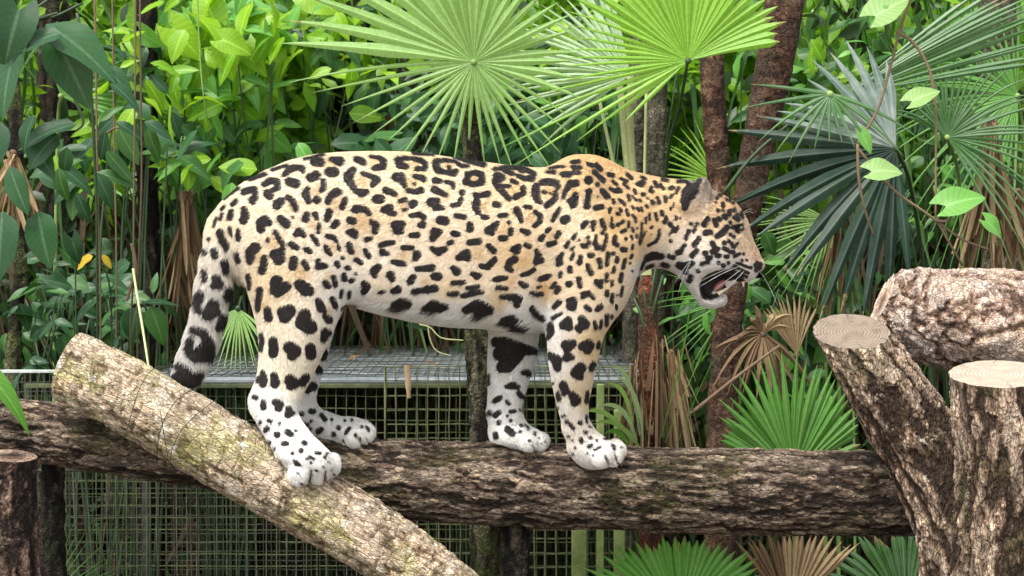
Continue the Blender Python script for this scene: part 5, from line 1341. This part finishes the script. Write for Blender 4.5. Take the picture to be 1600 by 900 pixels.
stems(cv, [[(148,-20,.45),(150,120,.45),(153,300,.45),(157,460,.5),(157,720,.6)],[(152,220,.45),(180,200,.42),(200,205,.42)]], L_TWIG, .0035)
for px, py, ang, sz in [(185,200,-60,75),(190,215,-78,60),(165,205,-100,55),(180,190,-25,60),(95,262,-30,75),(92,262,-85,62),(85,262,-165,50),(95,260,25,50),(150,215,-140,70),(150,270,-10,75),(150,270,-60,70),(140,232,175,60),(120,300,-70,60),(105,230,-95,55),(165,235,-48,80),(155,190,40,50),(60,270,-30,60),(225,190,-20,55),(230,200,-70,60)]:
    put_leaf(cv, 'ell', L_DARK if rnd.random() < .6 else L_MID, px, py, .42 + rnd.uniform(-.06, .06), ang, sz * .85, (rnd.uniform(-.4, .4), -0.7, 0.6), -.1)
# shrubs: leaves drawn in a photo region, each shrub with its own stems
def shrub(label, region, depth, n, mats, kinds, size, seed, name='shrub', base_px=None, droop=-60, spread=70, group='shrubs behind the jaguar', stem_mat=None):
    rg = random.Random(seed); x0_, y0_, x1_, y1_ = region
    bx = base_px if base_px is not None else (x0_ + x1_) / 2
    yb = sum(depth) / 2; g = P(bx, 450, yb); base = Vector((g.x, yb, 0))
    t = empty(name, base); tag(t, label, 'shrub', group)
    tips = []
    ns = max(4, n // 14)
    for i in range(ns):
        tp = P(rg.uniform(x0_, x1_), rg.uniform(y0_, y1_), rg.uniform(*depth)); tips.append(tp)
        mid = base.lerp(tp, .55) + Vector((rg.uniform(-.1, .1), rg.uniform(-.1, .1), .15))
        link('stem', tube_mesh('stem', [wire([base + Vector((rg.uniform(-.05, .05), rg.uniform(-.05, .05), 0)), mid, tp], .006, .0025, m=10)], stem_mat or L_STALKD, 5), None, t)
    s = pxs(yb)
    for i in range(n):
        tp = tips[i % ns]; f = rg.random() * .9
        c = tp + Vector((rg.gauss(0, 1) * 34 * s, rg.gauss(0, .08), rg.gauss(0, 1) * 30 * s))
        ang = R(rg.gauss(droop, spread)); 
        if rg.random() < .5: ang = math.pi - ang
        d = Vector((math.cos(ang), rg.uniform(-.5, .2), math.sin(ang)))
        mt = rg.choice(mats); kd = rg.choice(kinds)
        link('leaf', tmesh(kd, mt), None, t, leaf_mw(c, d, (rg.uniform(-.6, .6), rg.uniform(-1, .1), rg.uniform(.1, 1)), size * s * rg.uniform(.6, 1.25)))
    return t
shrub('bright yellow-green broad-leaved shrub above the jaguar\'s rump', (240, 20, 470, 130), (1.3, 2.2), 255, [L_BRIGHT, L_BRIGHT, L_LIME], ['ovate', 'ell', 'heart'], 49, 1)
shrub('leafy bright green shrub right behind the jaguar\'s rump', (250, 150, 420, 280), (1.2, 1.9), 187, [L_BRIGHT, L_MID, L_LIME], ['ovate', 'ell'], 48, 2)
shrub('sunlit lime shrub above the pale round fan leaf', (400, 0, 560, 110), (1.6, 2.4), 187, [L_BRIGHT, L_BRIGHT, L_MID], ['ovate', 'ell'], 46, 3)
shrub('mid-green shrub with drooping leaves behind the hanging roots', (150, 90, 290, 260), (1.0, 1.7), 136, [L_MID, L_DARK, L_BRIGHT], ['ovate', 'ell'], 49, 4)
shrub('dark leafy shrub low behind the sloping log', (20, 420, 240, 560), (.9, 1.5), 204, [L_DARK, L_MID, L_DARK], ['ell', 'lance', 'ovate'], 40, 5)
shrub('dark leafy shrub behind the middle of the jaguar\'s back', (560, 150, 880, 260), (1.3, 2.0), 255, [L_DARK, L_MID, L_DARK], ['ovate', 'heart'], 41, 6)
shrub('green leafy shrub behind the jaguar\'s shoulders', (800, 130, 1010, 250), (1.5, 2.2), 187, [L_MID, L_DARK, L_LIME], ['ovate', 'heart'], 40, 7)
shrub('green shrub with fresh leaves behind the leaning trunk', (1180, 20, 1420, 160), (1.6, 2.4), 204, [L_MID, L_LIME, L_BRIGHT], ['ovate', 'ell', 'lance'], 41, 8)
shrub('low green shrub behind the jaguar\'s chin', (1050, 420, 1280, 620), (.9, 1.4), 204, [L_MID, L_DARK, L_LIME], ['ovate', 'lance'], 35, 9)
shrub('leafy shrub behind the climbing vine above the thick log', (1380, 200, 1600, 400), (1.5, 2.2), 204, [L_MID, L_LIME, L_DARK], ['lance', 'ovate'], 36, 10)
shrub('thin-leaved green shrub far right above the thick log', (1440, 0, 1600, 150), (1.6, 2.3), 187, [L_MID, L_LIME], ['lance', 'ell'], 44, 11)
shrub('green shrub behind the middle fans', (840, 0, 1060, 120), (1.4, 2.0), 153, [L_MID, L_BRIGHT], ['ovate', 'ell'], 40, 12)
shrub('dark green shrub filling the gap behind the jaguar\'s legs', (560, 520, 980, 560), (2.3, 2.8), 187, [L_DARK, L_MID], ['lance', 'ell'], 35, 13)
# single near leaves
yl = empty('yellow_leaf_sprig', P(150, 420, .6)); tag(yl, 'small sprig with two yellow leaves behind the sloping log', 'sprig')
stems(yl, [[(150,410,.6),(170,440,.62),(175,560,.7),(175,1000,.9)]], L_STALKD, .003)
put_leaf(yl, 'ovate', L_YEL, 145, 400, .58, -152, 34, (0, -.7, .7)); put_leaf(yl, 'ovate', L_YEL, 160, 398, .58, -55, 26, (.2, -.8, .5))
ba = empty('broad_leaf_plant', P(-30, 700, -.1)); tag(ba, 'single long bright green leaf poking in above the level log', 'plant')
stems(ba, [[(-60,520,-.1),(-90,700,-.1),(-100,1400,-.1)]], L_STALK, .005)
put_leaf(ba, 'lance', L_LIME, -55, 552, -.1, -36, 150, (.2, -.6, .75))
bb = empty('broad_leaf_plant', P(240, 560, .6)); tag(bb, 'plant with two broad dark leaves beside the tail', 'plant')
stems(bb, [[(222,470,.6),(232,540,.62),(235,1000,.7)]], L_STALKD, .004)
put_leaf(bb, 'ell', L_DARK, 222, 472, .55, 2, 58, (0, -.4, .9)); put_leaf(bb, 'ovate', L_MID, 235, 478, .55, -70, 66, (.2, -.9, .3)); put_leaf(bb, 'ovate', L_DARK, 215, 480, .6, -110, 60, (-.2, -.9, .3))
sl = empty('young_leaf_plant', P(205, 380, .5)); tag(sl, 'plant with one round bluish leaf under the narrow-leaved climber', 'plant')
stems(sl, [[(112,375,.5),(118,430,.52),(120,1000,.6)]], L_STALKD, .003); put_leaf(sl, 'heart', L_DARK, 112, 372, .5, -75, 42, (0, -.85, .5))
# hanging roots and lianas
def hang(label, pts, r, mat, name='hanging_root'):
    t = link(name, tube_mesh(name, [wire([P(*q) for q in pts], r, r * .8, m=30)], mat, 6)); tag(t, label, 'root', 'roots hanging beside the climber')
hang('thin brown hanging root, the straighter of the close pair left of the dark trunk', [(212,-60,.35),(211,120,.35),(209,300,.35),(208,430,.35),(204,520,.4),(206,600,.45)], .0028, L_TWIG)
hang('thin brown hanging root twisting beside its straighter twin', [(218,-60,.37),(220,140,.37),(221,280,.37),(217,400,.37),(214,470,.4),(216,600,.45)], .0028, L_TWIG)
hang('green creeper strand hanging over the bright shrub', [(306,-60,.5),(312,80,.5),(318,150,.5),(328,210,.55)], .0022, L_STALK)
hang('pale straw stalk leaning against the sloping log', [(208,420,.15),(214,460,.12),(224,520,.05),(233,580,-.02)], .0035, L_CREAMST, 'dry_stalk')
hang('knotted brown root hanging low in front of the dark trunk', [(206,380,.33),(212,420,.33),(204,450,.34),(198,470,.34)], .005, L_TWIG)
hang('thin pale liana looping under the jaguar\'s belly', [(655,507,.4),(672,512,.4),(690,528,.4),(724,532,.4)], .0022, L_CREAMST)
hang('thin pale liana dropping under the jaguar\'s belly', [(668,505,.4),(672,530,.4),(682,548,.4),(705,556,.4)], .0018, L_CREAMST)
hang('slim brown aerial root deep behind the rump', [(175,-60,.9),(178,200,.9),(182,430,.9),(180,700,1.0)], .003, L_TWIG)
# climbing vine, right
vi = empty('climbing_vine', P(1462, 400, .2)); tag(vi, 'thin climbing vine with heart-shaped leaves looping above the thick log', 'vine')
stems(vi, [[(1430,-30,.2),(1408,40,.2),(1395,90,.2),(1372,170,.2),(1345,215,.2),(1340,225,.2)],[(1340,232,.2),(1365,262,.2),(1400,300,.2),(1450,335,.2),(1500,372,.2),(1545,390,.2)],
    [(1400,48,.2),(1430,70,.2),(1452,110,.2),(1462,170,.2),(1462,260,.2),(1462,345,.2)],[(1462,340,.2),(1478,370,.2),(1504,415,.2)],[(1340,225,.2),(1342,280,.2),(1352,330,.22),(1366,370,.25)],[(1462,345,.2),(1480,345,.18),(1490,330,.16)],[(1440,150,.2),(1450,140,.2),(1462,135,.2)]], L_TWIG, .0042)
for px, py, ang, sz, mt in [(1362,268,8,50,L_FANP),(1425,158,28,48,L_FANP),(1478,322,22,66,L_LIME),(1540,345,-35,38,L_LIME),(1346,208,-60,36,L_LIME),(1368,25,35,60,L_FANP),(1385,20,-150,30,L_LIME),(1490,-5,160,40,L_BRIGHT)]:
    put_leaf(vi, 'heart', mt, px, py, .16, ang, sz, (rnd.uniform(-.2, .2), -.75, .6))
# cream stalks behind the neck
for lab, a, b, r in (('thick cream-green leaf stalk rising behind the jaguar\'s shoulder', (968, 130, .95), (988, 330, 1.0), .012), ('thin pale leaf stalk right of the thick cream one', (1010, 120, .9), (1007, 340, .95), .005), ('pale slanting leaf stalk left of the thick cream one', (935, 150, .95), (975, 330, 1.0), .006)):
    A, B = P(*a), P(*b); M_ = P(1012 + (b[0] - 990) * .3, 470, b[2]); C_ = Vector((M_.x + .01, B.y, 0)); t = link('leaf_stalk', tube_mesh('leaf_stalk', [wire([A, B, M_, C_], r * .8, r, m=14)], L_CREAMST, 8)); tag(t, lab, 'stalk', 'pale leaf stalks')
# twig in front of the head trunk
t = link('dead_twig', tube_mesh('dead_twig', [wire([P(1075, 650, .5), P(1150, 590, .5), P(1218, 540, .5)], .006, .004)], L_TWIG, 6)); tag(t, 'bare brown twig leaning by the withered fan leaf', 'twig')
t = link('dead_twig', tube_mesh('dead_twig', [wire([P(1128, 305, .4), P(1180, 240, .4), P(1262, 170, .4)], .0055, .004)], L_STALKD, 6)); tag(t, 'slanting green twig right above the jaguar\'s head', 'twig')

# ------------------------------------------------------------------ the thicket far behind: masses nobody could count
def thicket(name, label, n, depth, zr, mat, size, seed, kind='ell', xr=None, clump=0.5, pxreg=None):
    rs = np.random.RandomState(seed)
    V0, F0 = leaf_template('x', {'ell': W_EL, 'lance': W_LA, 'ovate': W_OV, 'blade': W_BL}[kind], rows=3, cols=2, bend=.3, fold=.3)
    V0 = np.array(V0); F0 = np.array(F0)
    Y = rs.uniform(depth[0], depth[1], n)
    if pxreg is not None:
        ux = rs.uniform(pxreg[0], pxreg[2], n); uy = rs.uniform(pxreg[1], pxreg[3], n)
        b = (450 - uy) / FPX; k = (Y + CAM_D) / (CT + b * ST)
        X = (ux - 800) / FPX * k; Z = CAM_Z + (-ST + b * CT) * k
    else:
        hw = (Y + CAM_D) * 0.30 + 0.5
        X = rs.uniform(-1, 1, n) * hw; Z = rs.uniform(zr[0], zr[1], n)
    pos = np.stack([X, Y, Z], 1)
    keep = fbm(pos * 2.2, 2, seed) > clump - 0.12 * rs.rand(n)
    pos = pos[keep]; n = len(pos)
    d = rs.randn(n, 3); d[:, 2] -= 0.6
    if kind == 'blade': d = rs.randn(n, 3) * np.array([.45, .4, .3]) + np.array([0, 0, -1.0])
    d = d; d /= np.linalg.norm(d, axis=1, keepdims=True)
    nr = rs.randn(n, 3) * .6 + np.array([0, -.6, .7]); nr -= d * (nr * d).sum(1, keepdims=True); nr /= np.linalg.norm(nr, axis=1, keepdims=True)
    x = np.cross(d, nr); sz = size * rs.uniform(.5, 1.3, n)
    v = pos[:, None] + sz[:, None, None] * (V0[None, :, 0:1] * x[:, None] + V0[None, :, 1:2] * d[:, None] + V0[None, :, 2:3] * nr[:, None])
    f = (F0[None] + (np.arange(n) * len(V0))[:, None, None]).reshape(-1, 4)
    me = mesh_np(name, v.reshape(-1, 3), f, mat)
    set_attr(me, 'rnd', np.repeat(np.clip(rs.rand(n) * .6 + fbm(pos * 1.3, 2, seed + 4) * .9 - .35, 0, 1), len(V0)))
    o = link(name, me); tag(o, label, 'foliage', kind='stuff')
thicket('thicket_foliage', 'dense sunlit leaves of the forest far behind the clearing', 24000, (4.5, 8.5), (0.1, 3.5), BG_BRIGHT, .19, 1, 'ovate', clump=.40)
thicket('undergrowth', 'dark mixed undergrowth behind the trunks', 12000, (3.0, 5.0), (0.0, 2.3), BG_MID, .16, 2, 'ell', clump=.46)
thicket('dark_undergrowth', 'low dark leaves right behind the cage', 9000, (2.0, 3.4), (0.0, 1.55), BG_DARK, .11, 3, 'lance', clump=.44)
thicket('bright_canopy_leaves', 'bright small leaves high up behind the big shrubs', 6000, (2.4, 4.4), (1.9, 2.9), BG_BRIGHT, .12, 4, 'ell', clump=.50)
thicket('dry_litter_leaves', 'dry brown leaves and stalks hanging in the dark undergrowth', 3000, (2.2, 4.0), (0.2, 1.5), BG_BROWN, .22, 5, 'lance', clump=.46)

thicket('hanging_stalks', 'tangle of thin brown hanging stalks behind the cage and the jaguar', 2600, (1.5, 3.4), (0.5, 1.8), BG_BROWN, .45, 6, 'blade', clump=.46)
thicket('grass_blades', 'thin green blades and stems in the undergrowth', 2600, (1.5, 3.6), (0.4, 3.0), BG_MID, .4, 7, 'blade', clump=.47)
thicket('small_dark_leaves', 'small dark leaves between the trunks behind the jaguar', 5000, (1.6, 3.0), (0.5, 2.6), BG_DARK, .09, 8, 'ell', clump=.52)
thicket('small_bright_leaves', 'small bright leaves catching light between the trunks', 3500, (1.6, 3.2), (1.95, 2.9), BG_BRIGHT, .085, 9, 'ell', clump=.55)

for k, (reg, n, dp) in enumerate((((140, -60, 500, 300), 5200, (2.0, 3.3)), ((830, -60, 1120, 150), 1500, (1.9, 2.8)), ((1120, -60, 1640, 330), 4200, (2.1, 3.3)), ((1040, 380, 1300, 700), 900, (1.1, 1.8)))):
    thicket('sunlit_leaves', ('mass of sunlit leaves behind the shrubs above the rump', 'mass of sunlit leaves behind the middle fans', 'mass of sunlit leaves behind the dark drooping fan', 'mass of low green leaves behind the withered fan')[k], n, dp, None, BG_BRIGHT if k < 3 else BG_MID, .105, 20 + k, 'ell', clump=.42, pxreg=reg)

# fallen leaves on the cage roof and a dry strip caught on the wire panel
for k, (px, dpt, an, lab) in enumerate(((450, .95, 20, 'curled brown leaf lying on the cage roof close to its front edge'), (560, 1.3, 120, 'small tan leaf lying on the middle of the cage roof'), (660, 1.05, -40, 'brown leaf lying on the cage roof beside the mossy trunk'), (600, 1.7, 75, 'dry leaf lying at the back of the cage roof'))):
    x = (px - 800) / FPX * (dpt + CAM_D)
    o = link('fallen_leaf', tmesh('ell', (L_DEAD, L_TAN)[k % 2]), None, None, leaf_mw(Vector((x, dpt, zt + .034)), (math.cos(R(an)), math.sin(R(an)), .05), (0, 0, 1), .06))
    tag(o, lab, 'leaf', 'leaves fallen on the cage roof')
A, B = P(636, 570, CY0 - .075), P(639, 622, CY0 - .075)
V = []
for j in range(7):
    t = j / 6; c = A.lerp(B, t); w = pxs(CY0) * (4.5 if t < .8 else 3); V += [c + Vector((-w, 0.003 * math.sin(t * 5), 0)), c + Vector((0, -.004, 0)), c + Vector((w, 0.003, 0))]
F = []
for j in range(6): F += [(j * 3, j * 3 + 1, j * 3 + 4, j * 3 + 3), (j * 3 + 1, j * 3 + 2, j * 3 + 5, j * 3 + 4)]
tag(link('dry_leaf_strip', mesh_np('dry_leaf_strip', V, F, L_TAN)), 'dry brown leaf strip caught on the top wire of the green panel', 'leaf')
